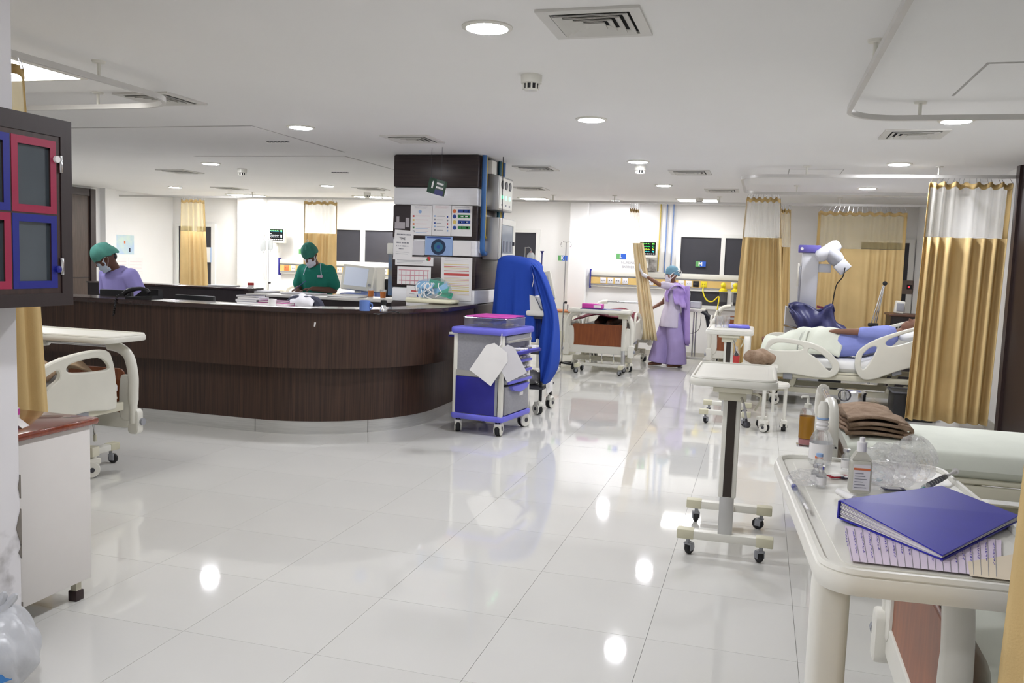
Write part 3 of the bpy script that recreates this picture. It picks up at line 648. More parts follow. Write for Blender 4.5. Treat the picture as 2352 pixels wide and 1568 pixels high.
def bed(label, loc, rz, back=0., sheet=None, rails=('foot', 'head'), mz=.0, rail_sides=(-1, 1), fb_h=.86, mattress=True, headb=True, cranks=True):
    """hospital bed: local foot at y=0, head at y=2.1"""
    t = thing('hospital_bed', label, 'bed', loc, rz, 'hospital beds')
    sheet = sheet or MATTR
    q = G()
    for s_ in (-1, 1): q.box((s_*.33-.03, .3, .15), (s_*.33+.03, 1.85, .21), .008)
    for y in (.3, 1.85): q.box((-.44, y-.035, .14), (.44, y+.035, .21), .01)
    q.obj('base_frame', CREAM, t)
    for y in (.3, 1.85):
        for s_ in (-1, 1): hub_caster(t, s_*.42, y, .055, .15, .6*s_)
    q = G()
    for s_ in (-1, 1):
        q.box((s_*.43-.02, .05, .42), (s_*.43+.02, 2.06, .48), .006)
    for y in (.07, .72, 1.25, 2.04): q.box((-.43, y-.02, .42), (.43, y+.02, .47), .005)
    q.obj('upper_frame', CREAM, t)
    for s_ in (-1, 1):
        for y_ in (.5, 1.55): G().box((s_*.33-.02, y_, .19), (s_*.33+.02, y_+.06, .46), .005, rot=(R(-18), 0, 0)).obj('lift_arm', CREAM, t)
    for x in ((-.12, .05, .22) if cranks else ()):
        cq = G().cyl((x, .1, .36), (x, -.02, .3), .008, n=8).cyl((x, -.02, .3), (x+.01, -.05, .2), .007, n=8).obj('crank_handle', CHROME, t)
        G().cyl((x+.01, -.05, .2), (x+.012, -.055, .15), .012, n=8).obj('grip', CREAM, cq)
    def bp_(y, z):                       # bends the head section up about the hinge line
        if y <= 1.25: return y, z
        a = R(back); d_ = y-1.25
        return 1.25+d_*math.cos(a)-(z-.5)*math.sin(a), .5+d_*math.sin(a)+(z-.5)*math.cos(a)
    def slab(z0, z1, hw, y0, y1, bev, name, m_, n=20):
        q = G()
        prof = [(-hw, z0+bev), (-hw, z1-bev), (-hw+bev*.4, z1-bev*.3), (-hw+bev*1.3, z1), (0, z1+.004), (hw-bev*1.3, z1), (hw-bev*.4, z1-bev*.3), (hw, z1-bev), (hw, z0+bev), (hw-bev, z0), (-hw+bev, z0)]
        rings = []
        for k in range(n+1):
            y = y0+(y1-y0)*k/n; sc = 1-.06*(k in (0, n)); r_ = []
            for x, z in prof:
                yy, zz = bp_(y, z if k not in (0, n) else z0+(z-z0)*.8+.01); r_.append(q.bm.verts.new((x*sc, yy, zz)))
            rings.append(r_)
        for A, B in zip(rings, rings[1:]):
            for k in range(len(prof)): q.bm.faces.new((A[k], A[(k+1) % len(prof)], B[(k+1) % len(prof)], B[k]))
        q.bm.faces.new(rings[0]); q.bm.faces.new(rings[-1][::-1]); return q.obj(name, m_, t)
    slab(.485, .51, .43, .06, 2.05, .006, 'platform', CREAM)
    if mattress: slab(.512, .645+mz, .44, .07, 2.04, .045, 'mattress', sheet)
    fb = tube_end(t, 'foot_board', .94, fb_h); fb.location = (0, -.02, 0)
    if headb:
        hb = tube_end(t, 'head_board', .94, fb_h+.08, chrome=True); hb.location = (0, 2.13, 0); hb.rotation_euler = (0, 0, PI)
    for s_ in rail_sides:
        if 'foot' in rails:
            G().mesh(RAILM['foot']).xf(Matrix.Translation((s_*.475, .16, .47)) @ SIDE).obj('side_rail', RAILW, t)
            G().box((s_*.45-.025, .4, .4), (s_*.45+.025, .5, .52), .006).obj('rail_bracket', GREYP, t)
        if 'head' in rails:
            y0, z0 = bp_(1.2, .5); M_ = Matrix.Translation((s_*.475, y0, z0-.02)) @ Matrix.Rotation(R(back), 4, 'X') @ SIDE
            G().mesh(RAILM['head']).xf(M_).obj('side_rail', RAILW, t)
            G().box((s_*.45-.025, 1.55, .42), (s_*.45+.025, 1.65, .54), .006).xf(Matrix.Translation((0, 1.25, .5)) @ Matrix.Rotation(R(back), 4, 'X') @ Matrix.Translation((0, -1.25, -.5))).obj('rail_bracket', GREYP, t)
    return t
# ------------------------------------------------------------------ curtains
CLOTH = cloth_mat('mustard_curtain', (224, 197, 142), .22)
CLOTHP = cloth_mat('pale_curtain', (240, 224, 184), .2)
HEAD = cloth_mat('curtain_header', (206, 178, 124), .15)
NET = cloth_mat('white_net', (236, 234, 226), .5, .34, bump=0.)
NETY = cloth_mat('cream_net', (236, 216, 160), .5, .42, bump=0.)
def curtain(label, p0, p1, zt=2.46, zn=1.97, zb=.12, folds=8, amp=.05, p0b=None, p1b=None, body=CLOTH, net=NET, edge=True, seed=1, rzb=None, hookz=2.505):
    """hangs between plan points p0,p1 at the top and p0b,p1b at the hem"""
    p0, p1 = Vector((*p0, 0)), Vector((*p1, 0)); a = Vector((*(p0b or p0[:2]), 0)); b_ = Vector((*(p1b or p1[:2]), 0))
    t = thing('curtain', label, 'curtain', ((p0.x+p1.x)/2, (p0.y+p1.y)/2, zb), 0, 'yellow bed curtains with net tops'); o = Vector(((p0.x+p1.x)/2, (p0.y+p1.y)/2, zb))
    rnd = random.Random(seed); ph = [rnd.uniform(-.9, .9) for _ in range(41)]; am = [rnd.uniform(.3, 1.3) for _ in range(41)]
    nn = (p1-p0).normalized(); nn = Vector((-nn.y, nn.x, 0))
    def P(s_, z):
        k = (zt-z)/(zt-zb); c = (p0*(1-k)+a*k)*(1-s_)+(p1*(1-k)+b_*k)*s_
        i = folds*(s_+.5/folds*(am[3]*math.sin(s_*5+ph[1]*6)+am[5]*.6*math.sin(s_*11+ph[2]*6))); i = min(max(i, 0), 38.); j = min(int(i), 38); f = i-j; A = am[j]*(1-f)+am[j+1]*f
        wv = math.sin(i*2*PI+ph[j]*(1-f)+ph[j+1]*f)
        wv = math.copysign(abs(wv)**.75, wv)
        return c+nn*(amp*A*wv*(.75+.25*k))+Vector((0, 0, z))-o
    nu = max(24, folds*12)
    sc = lambda s_: .012*math.sin(s_*folds*2*PI)
    G().grid(lambda u, v: P(u, zn+(zb-zn)*v)+Vector((0, 0, sc(u)*.5*v)), nu, 10).obj('cloth', body, t, solid=.003, ang=180)
    G().grid(lambda u, v: P(u, zt-.045+(zn-zt+.05)*v), nu, 4).obj('net', net, t, ang=180)
    G().grid(lambda u, v: P(u, zt+sc(u)+(-.05)*v), nu, 1).obj('header_band', HEAD, t, solid=.004, ang=180)
    if edge:
        for s0, s1 in ((0, .035), (.965, 1)):
            G().grid(lambda u, v: P(s0+(s1-s0)*u, zt+(zn-zt)*v)+nn*.003, 3, 4).obj('edge_binding', HEAD, t, solid=.004, ang=180)
    q = G()
    for k in range(folds*2+1):
        c = P(k/(folds*2), zt-.01); q.cyl((c.x, c.y, c.z), (c.x*.9, c.y*.9, hookz-zb), .003, n=5)
    q.obj('hooks', CHROME, t)['kind'] = 'stuff'
    return t
# ------------------------------------------------------------------ beds, tables, curtains in place
bedA = bed('white bed at left behind the wood-topped locker, with an overbed table across it', (-4.67, 4.98, 0), PI, sheet=MATTR)
bedB = bed('bed under the L sign with a maroon blanket and a brown foot panel', (-2.2, 12.15, 0), 0)
bedC = bed('bed by the window behind the small overbed table, mostly behind a curtain', (-.2, 12.5, 0), 0)
bedD = bed('raised bed with the blue-gowned patient, head towards the right wall', (-.105, 10.78, 0), -PI/2, back=17)
for c_ in bedD.children:
    if c_.name.split('.')[0] not in ('base_frame', 'caster', 'lift_arm'): c_.location.z -= .09
bedE = bed('empty foreground bed with white sheet and folded brown towel', (.42, 5.25, 0), -PI/2, sheet=MATTG, rails=('head',), fb_h=.83, cranks=False)
bedG = bed('bed end with brown panel under the cluttered foreground table', (.5, 2.58, 0), -PI/2, sheet=MATTG, rails=('head',), cranks=False)
bedH = bed('bed behind the nurse station left of the man in green', (-8.3, 12.5, 0), 0)
t1 = overbed_table('overbed table standing alone in the aisle with dark strip on its column', (-.113, 4.52, 0), 0, L=.8, W=.45, h=.98)
t2 = overbed_table('overbed table with two glasses and a blue folder before the curtain', (-.28, 8.62, 0), R(0), L=.8, W=.46, h=.95)
t3 = overbed_table('overbed table laid across the left bed, end towards the counter', (-5.16, 4.86, 0), -PI/2, L=1.05, W=.42, h=.955, strip=False)
t4 = overbed_table('overbed table across the foot of the bed with the maroon blanket', (-1.74, 12.12, 0), PI/2, L=.9, W=.42, h=.915, strip=False)
t5 = overbed_table('cluttered foreground overbed table with blue binder and medicine bottles', (.365, 1.64, 0), R(4), L=1.02, W=.47, h=1.0, colx=-.19, coly=.14, strip=False, crank=False, cw=.036)
curtain('short curtain bunched at the right wall with a net top', (1.52, 9.35), (2.25, 9.35), folds=7, amp=.075, p0b=(1.46, 9.35), p1b=(2.2, 9.35), zn=1.93, zb=.1, seed=3)
curtain('mustard curtain gathered beside the bed with the blue-gowned patient', (-.25, 11.40), (.165, 11.42), folds=6, amp=.05, p0b=(-.35, 11.42), p1b=(.35, 11.44), zn=1.96, zb=.15, seed=5)
curtain('narrow mustard curtain bunched behind the gathered one', (.2, 13.2), (.34, 13.2), zt=2.44, folds=3, amp=.04, p1b=(.44, 13.2), zn=1.9, zb=.15, seed=8, net=NETY)
curtain('wide flat curtain drawn across the far right bay', (.72, 13.2), (1.9, 13.2), zt=2.42, folds=9, amp=.03, zn=1.9, zb=.15, seed=11, net=NETY)
curtain('pale yellow curtain on the far left beside the posters', (-10.22, 13.43), (-9.74, 13.43), zt=2.46, folds=5, amp=.05, zn=1.9, zb=.15, p0b=(-10.27, 13.43), p1b=(-9.62, 13.43), seed=13, net=NETY)
curtain('curtain with a white net top behind the man in green', (-7.68, 13.37), (-7.06, 13.36), zt=2.46, folds=5, amp=.05, zn=1.92, zb=.15, seed=17)
cK = curtain('pale curtain pulled out slantwise by the nurse', (-2.02, 13.27), (-1.88, 13.27), zt=2.42, folds=4, amp=.032, zn=1.9, zb=.42, p0b=(-1.74, 13.27), p1b=(-1.5, 13.27), body=CLOTHP, net=NETY, seed=19, edge=False)
curtain('yellow curtain hanging between the left pier and the left bed', (-3.77, 3.3), (-3.77, 3.70), folds=4, amp=.05, zt=2.46, zn=1.97, zb=.15, p0b=(-3.77, 3.25), p1b=(-3.77, 3.86), seed=23, net=NETY)
curtain('curtain at the right edge in front of the cluttered table', (.435, .7), (.435, 1.42), folds=6, amp=.022, zt=2.46, zn=1.97, zb=.12, p0b=(.435, .7), p1b=(.435, 1.625), seed=29)
# ------------------------------------------------------------------ blue crash cart beside the pillar
GREYB = mat('speckled_grey_panel', (150, 150, 156), .5, var=.06, vs=60)
CLEARB = mat('clear_acrylic', (232, 236, 240), .08, trans=.9, alpha=.4, spec=.5)
MAG = mat('magenta_plastic', (206, 70, 170), .4, var=.05)
cart = thing('crash_cart', 'blue and grey drawer cart on white casters beside the pillar', 'medical cart', (-2.33, 7.47, 0), R(-8))
cx_, cyy = .245, .31
G().mesh(plate_mesh(rrect(-cx_-.02, -cyy-.02, cx_+.02, cyy+.02, .05), th=.05, bev=.014)).xf(Matrix.Translation((0, 0, .155))).obj('base_bumper', LILACB, cart)
G().mesh(plate_mesh(rrect(-cx_-.03, -cyy-.03, cx_+.03, cyy+.03, .05), th=.055, bev=.016)).xf(Matrix.Translation((0, 0, .925))).obj('top', LILACB, cart)
for s_ in (-1, 1):
    for k_ in (-1, 1): G().box((s_*(cx_-.02)-.02, k_*(cyy-.02)-.02, .17), (s_*(cx_-.02)+.02, k_*(cyy-.02)+.02, .9), .006).obj('corner_post', WHITE, cart)
G().box((-cx_+.035, -cyy+.005, .56), (cx_-.035, cyy-.005, .9)).box((-cx_+.035, -cyy+.005, .18), (cx_-.05, cyy-.005, .56)).obj('body', GREYB, cart, smooth=False)
G().box((-cx_+.03, -cyy-.003, .52), (cx_-.03, -cyy+.004, .57)).obj('grey_rail', ALU, cart, smooth=False)
G().box((-cx_+.03, -cyy-.004, .185), (cx_-.07, -cyy+.004, .515), .004).obj('blue_side_bin', DBLUE, cart)
G().box((cx_-.07, -cyy-.002, .185), (cx_-.045, -cyy+.004, .515)).obj('grey_trim', GREYP, cart, smooth=False)
# drawers face +X
def drawer(z0, z1, out, m_, lip=None, stuff=0):
    d_ = G().box((cx_-.05, -cyy+.05, z0), (cx_+.012+out, cyy-.05, z1), .004).obj('drawer', m_, cart)
    if lip: G().box((cx_+.0121+out, -cyy+.05, z0), (cx_+.03+out, cyy-.05, z0+.025), .006).obj('drawer_lip', lip, d_)
    for k in range(stuff):
        y = -cyy+.09+k*(2*cyy-.18)/max(1, stuff-1)
        G().box((cx_-.03+out*.5, y-.032, z1+.001), (cx_+.008+out, y+.032, z1+.012+.006*(k % 2)), .003).obj('blister_tray', PAPER if k % 3 else CHROME, d_)
drawer(.83, .89, 0, GREYB, ALU)
drawer(.735, .765, .10, LILACB, DBLUE, 6)
drawer(.64, .675, .01, GREYP, LILACB, 6)
drawer(.55, .585, .012, CLEARB, LILACB, 6)
drawer(.465, .50, .012, GREYP, LILACB, 6)
big = G().box((cx_-.05, -cyy+.05, .19), (cx_+.012, cyy-.05, .44), .004).obj('drawer', GREYB, cart)
hq = G()
hq.prism([(cx_+.012, -.2, .44), (cx_+.012, .2, .44), (cx_+.012, .14, .4), (cx_+.012, 0, .375), (cx_+.012, -.14, .4)], (.035, 0, 0)); hq.obj('handle', LILACB, big)
G().box((cx_+.0125, .05, .33), (cx_+.0135, .13, .36)).obj('label_sticker', PAPER, big, smooth=False)
st = G().box((-cx_-.14, -.16, .845), (-cx_-.0, .02, .86), .004).obj('side_tray', DBLUE, cart)
G().box((-cx_-.135, -.155, .861), (-cx_-.02, .01, .885), .004).obj('tray_liner', PAPER, st)
for x, y, a in ((-.2, -.27, .5), (.2, -.27, .2), (-.2, .27, 1.2), (.2, .27, -.4)): hub_caster(cart, x, y, .066, .135, a)
# clear box with magenta lid on the cart
cb = thing('clear_storage_box', 'clear plastic box with magenta lid on top of the blue cart', 'box', (-2.32, 7.47, .954), R(-8))
q = G()
for a_, c_ in (((-.21, -.21, 0), (.21, .21, .004)), ((-.21, -.21, .004), (-.206, .21, .085)), ((.206, -.21, .004), (.21, .21, .085)), ((-.206, -.21, .004), (.206, -.206, .085)), ((-.206, .206, .004), (.206, .21, .085))): q.box(a_, c_)
q.obj('tub', CLEARB, cb, smooth=False)
G().box((-.2, -.205, .087), (.212, -.005, .096), .004).obj('lid', MAG, cb)
G().box((-.2, .0, .090), (.205, .212, .099), .004).obj('lid', MAG, cb)
G().tube([(x, y, .082) for x, y in rrect(-.22, -.22, .22, .22, .03)], .004, 6, True).obj('wire_rim', CHROME, cb)
for k in range(6):
    random.seed(k+3); x, y = random.uniform(-.15, .15), random.uniform(-.18, .15)
    G().box((x-.05, y-.025, .006+.02*(k % 3)), (x+.05, y+.025, .024+.02*(k % 3)), .004, rot=(0, 0, random.uniform(-.6, .6))).obj('packet', (PAPER, GREYP, NAVY)[k % 3], cb)
# white cards hung on a string on the cart
cd = thing('hanging_card', 'white cards tied by a string to the blue cart', 'card', (-2.14, 7.1, .88), 0)
G().tube([(0, .0, .04), (.0, -.01, -.05), (-.03, -.015, -.085)], .004, 6).obj('string', PAPER, cd)
Rz = Matrix.Translation((-.03, -.02, -.08)) @ Matrix.Rotation(R(-28), 4, 'Y')
G().prism([(-.07, 0, 0), (.07, 0, 0), (.12, 0, -.06), (.12, 0, -.33), (-.12, 0, -.33), (-.12, 0, -.06)], (0, .002, 0)).xf(Matrix.Translation((.0, -.02, -.08)) @ Matrix.Rotation(R(33), 4, 'Y')).obj('card', PAPER, cd, smooth=False)
G().prism([(-.06, 0, 0), (.06, 0, 0), (.1, 0, -.05), (.1, 0, -.29), (-.1, 0, -.29), (-.1, 0, -.05)], (0, .002, 0)).xf(Matrix.Translation((.01, -.014, -.08)) @ Matrix.Rotation(R(-30), 4, 'Y')).obj('card', mat('card_grey', (214, 212, 216), .8, var=.02), cd, smooth=False)
# second trolley under a blue cover
tr2 = thing('equipment_trolley', 'black equipment trolley with monitor under the blue cover', 'medical cart', (-2.3, 8.62, 0))
for s_ in (-1, 1):
    for k_ in (-1, 1): G().box((s_*.2-.014, k_*.22-.014, .14), (s_*.2+.014, k_*.22+.014, 1.0), .004).obj('post', BLACK, tr2)
for z_ in (.26, .62, .98): G().box((-.23, -.25, z_), (.23, .25, z_+.025), .006).obj('shelf', DGREY, tr2)
G().box((.19, -.24, .52), (.235, .2, .6), .006).obj('blue_tray', NAVY, tr2)
for x, y, a in ((-.19, -.22, .4), (.19, -.22, .9), (-.19, .22, 0), (.19, .22, -.3)): hub_caster(tr2, x, y, .06, .15, a)
G().sph((.05, -.05, .36), (.13, .12, .08), 14).obj('grey_bag', mat('clear_grey_bag', (150, 150, 155), .2, trans=.4, bump=.3, bs=30), tr2)
G().prism([(.235, -.2, .5), (.235, .1, .5), (.235, .16, .2), (.235, -.12, .2)], (.003, 0, 0)).obj('hanging_paper', PAPER, tr2, smooth=False)
for k in range(2):
    P = [(.22+.012*math.sin(i*1.4), -.2+.12*k+.012*math.cos(i*1.4), .95-i*.012) for i in range(34)]
    G().tube(P, .005, 5).obj('coiled_lead', BLACK, tr2)
df = thing('defibrillator', 'pale defibrillator with tilted screen and green lead on the covered trolley', 'medical device', (-2.24, 8.5, 1.006))
G().box((-.1, -.16, 0), (.17, .16, .06), .02, 3).obj('base', WHITE, df)
G().prism([(-.02, -.14, .06), (.12, -.14, .06), (.05, -.14, .2), (-.02, -.14, .22)], (0, .26, 0)).obj('screen_housing', WHITE, df)
G().prism([(.117, -.12, .075), (.057, -.12, .19), (.059, -.12, .192), (.121, -.12, .077)], (0, .22, 0)).obj('screen', mat('lcd_blue_grey', (96, 110, 140), .25, var=.1), df, smooth=False)
G().sph((.13, .16, .04), (.05, .04, .05), 12).obj('green_lead', mat('green_lead', (30, 140, 120), .5, var=.1), df)
G().box((-.08, -.05, .2), (-.02, .1, .4), .02).obj('handle', BLACK, df)
BLUEC = cloth_mat('royal_blue_cloth', (44, 78, 176), .08, rough=.75)
cv = thing('blue_cover', 'royal blue cloth cover draped over the equipment trolley by the pillar', 'cloth cover', (-2.42, 8.62, .72))
def cov(u, v):
    a = 2*PI*u; ca, sa = math.cos(a), math.sin(a); e = 5.
    rr = (abs(ca)**e+abs(sa)**e)**(-1/e)
    k = min(1, v/.42)                      # top dome, then hanging skirt
    top = 1.60-.72
    f = .012*math.sin(9*a+1)+.009*math.sin(17*a)
    if v < .35:
        s_ = v/.35; hx_, hy_ = .19*s_, .27*s_; z_ = top-.05*s_**4-.03*ca*s_; return Vector((rr*ca*hx_, rr*sa*hy_, z_))
    s_ = (v-.35)/.65; hx_, hy_ = .19+.045*s_**.6, .27+.04*s_**.6
    z_ = top-.05-.03*ca-s_*(.78+.03*math.sin(7*a)); w2 = 1+f*6*s_
    return Vector((rr*ca*hx_*w2, rr*sa*hy_*w2, max(z_, .02)))
G().grid(cov, 72, 22).obj('main_drape', BLUEC, cv, solid=.004, ang=180)
FL_L = smooth_path([pt(u, v, y=8.34) for u, v in ((1218, 612), (1226, 645), (1243, 700), (1248, 730), (1238, 790), (1236, 840), (1242, 872))], 5)
FL_R = smooth_path([pt(u, v, y=8.34) for u, v in ((1222, 604), (1242, 628), (1262, 690), (1270, 740), (1270, 800), (1264, 850), (1250, 882))], 5)
def flap(u, v):
    i = min(len(FL_L)-1, int(round(v*(len(FL_L)-1)))); a, b_ = FL_L[i], FL_R[i]
    if u < .6: p_ = a.lerp(b_, u/.6); dy = .02*math.sin(u*16+v*3)
    else: p_ = b_.copy(); dy = (u-.6)*.75*min(1, v*2+.1)
    return p_+Vector((.012*math.sin(v*9+u*7), dy, 0))-Vector((-2.42, 8.62, .72))
G().grid(flap, 24, 30).obj('side_flap', BLUEC, cv, solid=.004, ang=180)
G().tube(smooth_path([(.22, -.24, .78), (.2, -.26, .74), (.215, -.26, .66), (.2, -.255, .58)], 4), .004, 5).obj('white_tie', PAPER, cv)
# infusion stands
def iv_stand(label, loc, h, knob=.0, hooks=2, rz=0., base=True, mast=.009):
    t = thing('infusion_stand', label, 'infusion stand', loc, rz, 'chrome infusion stands')
    G().cyl((0, 0, .08), (0, 0, h*.52), .013, n=10).obj('lower_pole', CHROME, t)
    G().cyl((0, 0, h*.5), (0, 0, h), mast*.7, n=8).obj('upper_pole', CHROME, t)
    q = G().lathe([(.0, -.02), (.018, -.015), (.018, .015), (.0, .02)], (.03, 0, h*.52), 10, (1, 0, 0)).cyl((0, 0, h*.52), (.03, 0, h*.52), .006); q.obj('clamp_knob', BLACK, t)
    for k in range(hooks):
        a = PI*2*k/hooks; c, s_ = math.cos(a), math.sin(a)
        G().tube(smooth_path([(0, 0, h-.01), (c*.05, s_*.05, h), (c*.075, s_*.075, h-.02), (c*.078, s_*.078, h-.06), (c*.06, s_*.06, h-.075)], 4), .0035, 5).obj('hook', CHROME, t)
    for k in range(5):
        a = 2*PI*k/5+.3; c, s_ = math.cos(a), math.sin(a)
        G().box((-.018, 0, .055), (.018, .26, .085), .008).xf(Matrix.Rotation(a, 4, 'Z')).obj('base_leg', BLACK, t)
        G().lathe([(.0, -.012), (.025, -.01), (.025, .01), (.0, .012)], (-s_*.25, c*.25, .026), 12, (c, s_, 0)).cyl((-s_*.25, c*.25, .03), (-s_*.25, c*.25, .06), .008).obj('foot_caster', RUBBER, t)
    return t
iv_stand('tall infusion stand in front of the K sign with a black knob', (-2.82, 12.5, 0), 1.87)
iv_stand('infusion stand behind the blue cover with a forked hook', (-3.42, 11.2, 0), 1.80)
iv_stand('infusion stand behind the trolley carrying a drip bottle', (-2.95, 10.7, 0), 1.74, hooks=1)
SAL = mat('saline_fluid', (226, 232, 236), .15, trans=.5, alpha=.8, var=.02)
def drip(label, loc, w_=.05, h=.17, m_=SAL):
    t = thing('drip_bottle', label, 'drip bottle', loc, 0, 'hanging drip bottles')
    G().lathe([(.0, 0), (.012, 0), (.014, .03), (w_*.8, .045), (w_, .07), (w_, h), (w_*.6, h+.03), (.0, h+.035)], n=14).obj('bottle', m_, t)
    G().cyl((0, 0, h+.03), (0, 0, h+.05), .012, n=8).obj('hanger_cap', mat('pink_cap', (196, 150, 150), .5, var=.05), t)
    G().lathe([(.0, -.09), (.009, -.085), (.011, -.02), (.0, -.005)], n=10).obj('drip_chamber', CLEARB, t)
    G().tube(smooth_path([(0, 0, -.08), (.01, 0, -.2), (-.01, .02, -.35), (.04, .03, -.5)], 4), .0025, 5).obj('line', CLEARB, t)
    return t
drip('drip bottle hanging before the dark window behind the trolley', (-2.87, 10.7, 1.47))
vs_ = thing('anaesthesia_monitor', 'white tilted patient screen behind the blue cover near the K sign', 'medical device', (-2.9, 11.55, 0))
G().box((-.06, -.05, .08), (.06, .05, 1.05), .01).obj('stem', WHITE, vs_)
G().box((-.25, -.2, .04), (.25, .2, .09), .02).obj('base', WHITE, vs_)
G().box((-.14, -.03, 1.02), (.14, .03, 1.42), .02, rot=(0, R(-14), 0)).obj('screen_housing', WHITE, vs_)
G().box((-.1, -.036, 1.08), (.1, -.0301, 1.36), rot=(0, R(-14), 0)).obj('screen', mat('lcd_grey', (206, 208, 212), .3, var=.03), vs_, smooth=False)
G().cyl((.16, -.04, 1.06), (.16, -.06, 1.06), .02, n=12).obj('dial', GREYP, vs_)
G().lathe([(.0, 0), (.008, 0), (.008, .17), (.028, .21), (.0, .2)], (-.04, .0, 1.5), 10).obj('blue_funnel', NAVY, vs_)
G().cyl((-.04, 0, 1.0), (-.04, 0, 1.52), .006, n=8).obj('funnel_rod', CHROME, vs_)
# bedside locker ledge along the wall
lk = thing('bedside_locker', 'low cream bedside locker with orange-brown top under the K sign', 'locker', (-3.35, 14.5, 0))
G().box((-.28, -.24, .0), (.28, .24, .72), .008).obj('body', CREAM, lk)
G().box((-.3, -.26, .72), (.3, .26, .75), .008).obj('top', mat('orange_wood', (178, 110, 66), .4, var=.08), lk)
G().box((-.26, -.246, .4), (.26, -.2401, .68)).obj('door', WHITE, lk, smooth=False)
G().box((-.05, -.262, .56), (.05, -.2461, .575), .003).obj('handle', GREYP, lk)
G().cyl((.15, 0, .75), (.15, 0, .85), .015, n=8).obj('small_bottle_stub', GREYP, lk)
# ------------------------------------------------------------------ people
SKIN = mat('brown_skin', (128, 88, 68), .55, var=.06, vs=12, sss=.08)
SKIND = mat('dark_brown_skin', (96, 62, 48), .55, var=.06, vs=12, sss=.08)
HAIR = mat('black_hair', (22, 18, 18), .6, var=.2, vs=30, stretch=(1, 1, 6))
def cap_(q, p, r0, p2, r1, n=12):
    p, p2 = Vector(p), Vector(p2)
    q.cyl(p, p2, r0, r1, n); q.sph(p, r0, n); q.sph(p2, r1, n)
def loft(q, secs, n=18):       # secs: (centre, rx, ry, tilt direction) rings stacked; superelliptic
    rings = []
    for i, s_ in enumerate(secs):
        c = Vector(s_[0]); a = Vector(secs[max(i-1, 0)][0]); b_ = Vector(secs[min(i+1, len(secs)-1)][0]); d = (b_-a).normalized()
        xa = Vector(s_[3]) if len(s_) > 3 else Vector((1, 0, 0)); xa = (xa-d*xa.dot(d)).normalized(); ya = d.cross(xa)
        rings.append([q.bm.verts.new(c+xa*(s_[1]*math.copysign(abs(math.cos(t))**.85, math.cos(t)))+ya*(s_[2]*math.copysign(abs(math.sin(t))**.85, math.sin(t)))) for t in [2*PI*k/n for k in range(n)]])
    for A, B in zip(rings, rings[1:]):
        for k in range(n): q.bm.faces.new((A[k], A[(k+1) % n], B[(k+1) % n], B[k]))
    q.bm.faces.new(rings[0][::-1]); q.bm.faces.new(rings[-1])
def blob(q, name, m_, par, vox=.009, it=4):
    o = q.obj(name, m_, par)
    md = o.modifiers.new('union', 'REMESH'); md.mode = 'VOXEL'; md.voxel_size = vox; md.use_smooth_shade = True
    sm = o.modifiers.new('soften', 'SMOOTH'); sm.factor = .5; sm.iterations = it
    return o
def hand(q, wrist, d, nrm, thumb, curl=.5, sc=1.):
    """palm along d, back of hand along nrm, thumb to side +/-1"""
    w_, d, nrm = Vector(wrist), Vector(d).normalized(), Vector(nrm).normalized(); s_ = d.cross(nrm).normalized()*thumb
    nrm = s_.cross(d).normalized()*thumb if False else nrm
    loft(q, [(w_-d*.01, .026*sc, .02*sc, s_), (w_+d*.03*sc, .036*sc, .017*sc, s_), (w_+d*.075*sc, .04*sc, .015*sc, s_), (w_+d*.095*sc, .036*sc, .012*sc, s_)], 12)
    for k, (o, L) in enumerate(((.029, .068), (.010, .078), (-.010, .072), (-.029, .056))):
        p = w_+d*.088*sc+s_*o*sc; r_ = .0092*sc; dd = d
        for j, f in enumerate((.42, .32, .26)):
            dd = (dd*math.cos(curl*.8)-nrm*math.sin(curl*.8)).normalized() if j else (d*math.cos(curl*.5)-nrm*math.sin(curl*.5)).normalized()
            p2 = p+dd*L*f*sc*1.15; cap_(q, p, r_, p2, r_*.93, 8); p, r_ = p2, r_*.93
    p = w_+d*.025*sc+s_*.03*sc; p2 = p+(d*.6+s_*.75-nrm*.3).normalized()*.042*sc; p3 = p2+(d*.9+s_*.2-nrm*.4).normalized()*.034*sc
    cap_(q, p, .013*sc, p2, .011*sc, 8); cap_(q, p2, .0105*sc, p3, .009*sc, 8)
def head(q, c, f, up_, sc=1., nose=True):
    """c centre of skull, f facing direction, up_ crown direction"""
    c, f, u = Vector(c), Vector(f).normalized(), Vector(up_).normalized(); f = (f-u*f.dot(u)).normalized(); s_ = f.cross(u)
    def P(a, b_, c_): return c+s_*a*sc+f*b_*sc+u*c_*sc
    loft(q, [(P(0, .052, -.118), .022*sc, .02*sc, s_), (P(0, .045, -.10), .042*sc, .04*sc, s_), (P(0, .03, -.07), .06*sc, .066*sc, s_), (P(0, .014, -.03), .069*sc, .085*sc, s_), (P(0, .004, .01), .074*sc, .094*sc, s_), (P(0, .0, .05), .073*sc, .094*sc, s_), (P(0, -.004, .085), .06*sc, .077*sc, s_), (P(0, -.004, .108), .034*sc, .042*sc, s_), (P(0, -.004, .115), .01*sc, .012*sc, s_)], 18)
    if nose: cap_(q, P(0, .094, .012), .009*sc, P(0, .112, -.022), .013*sc, 8)
    cap_(q, P(-.018, .088, -.06), .008*sc, P(.018, .088, -.06), .008*sc, 8)
    for k in (-1, 1):
        q.sph(P(k*.075, -.008, .0), .016*sc, 8); cap_(q, P(k*.078, -.012, .018), .008*sc, P(k*.074, -.004, -.022), .007*sc, 8)
        cap_(q, P(k*.018, .088, .03), .007*sc, P(k*.045, .08, .03), .006*sc, 8)
    return P
def eyes(P, par, sc=1.):
    for k in (-1, 1): G().sph(P(k*.03, .082, .012), .0115*sc, 10).obj('eye', mat('eye_dark', (30, 22, 20), .25, var=.1), par)
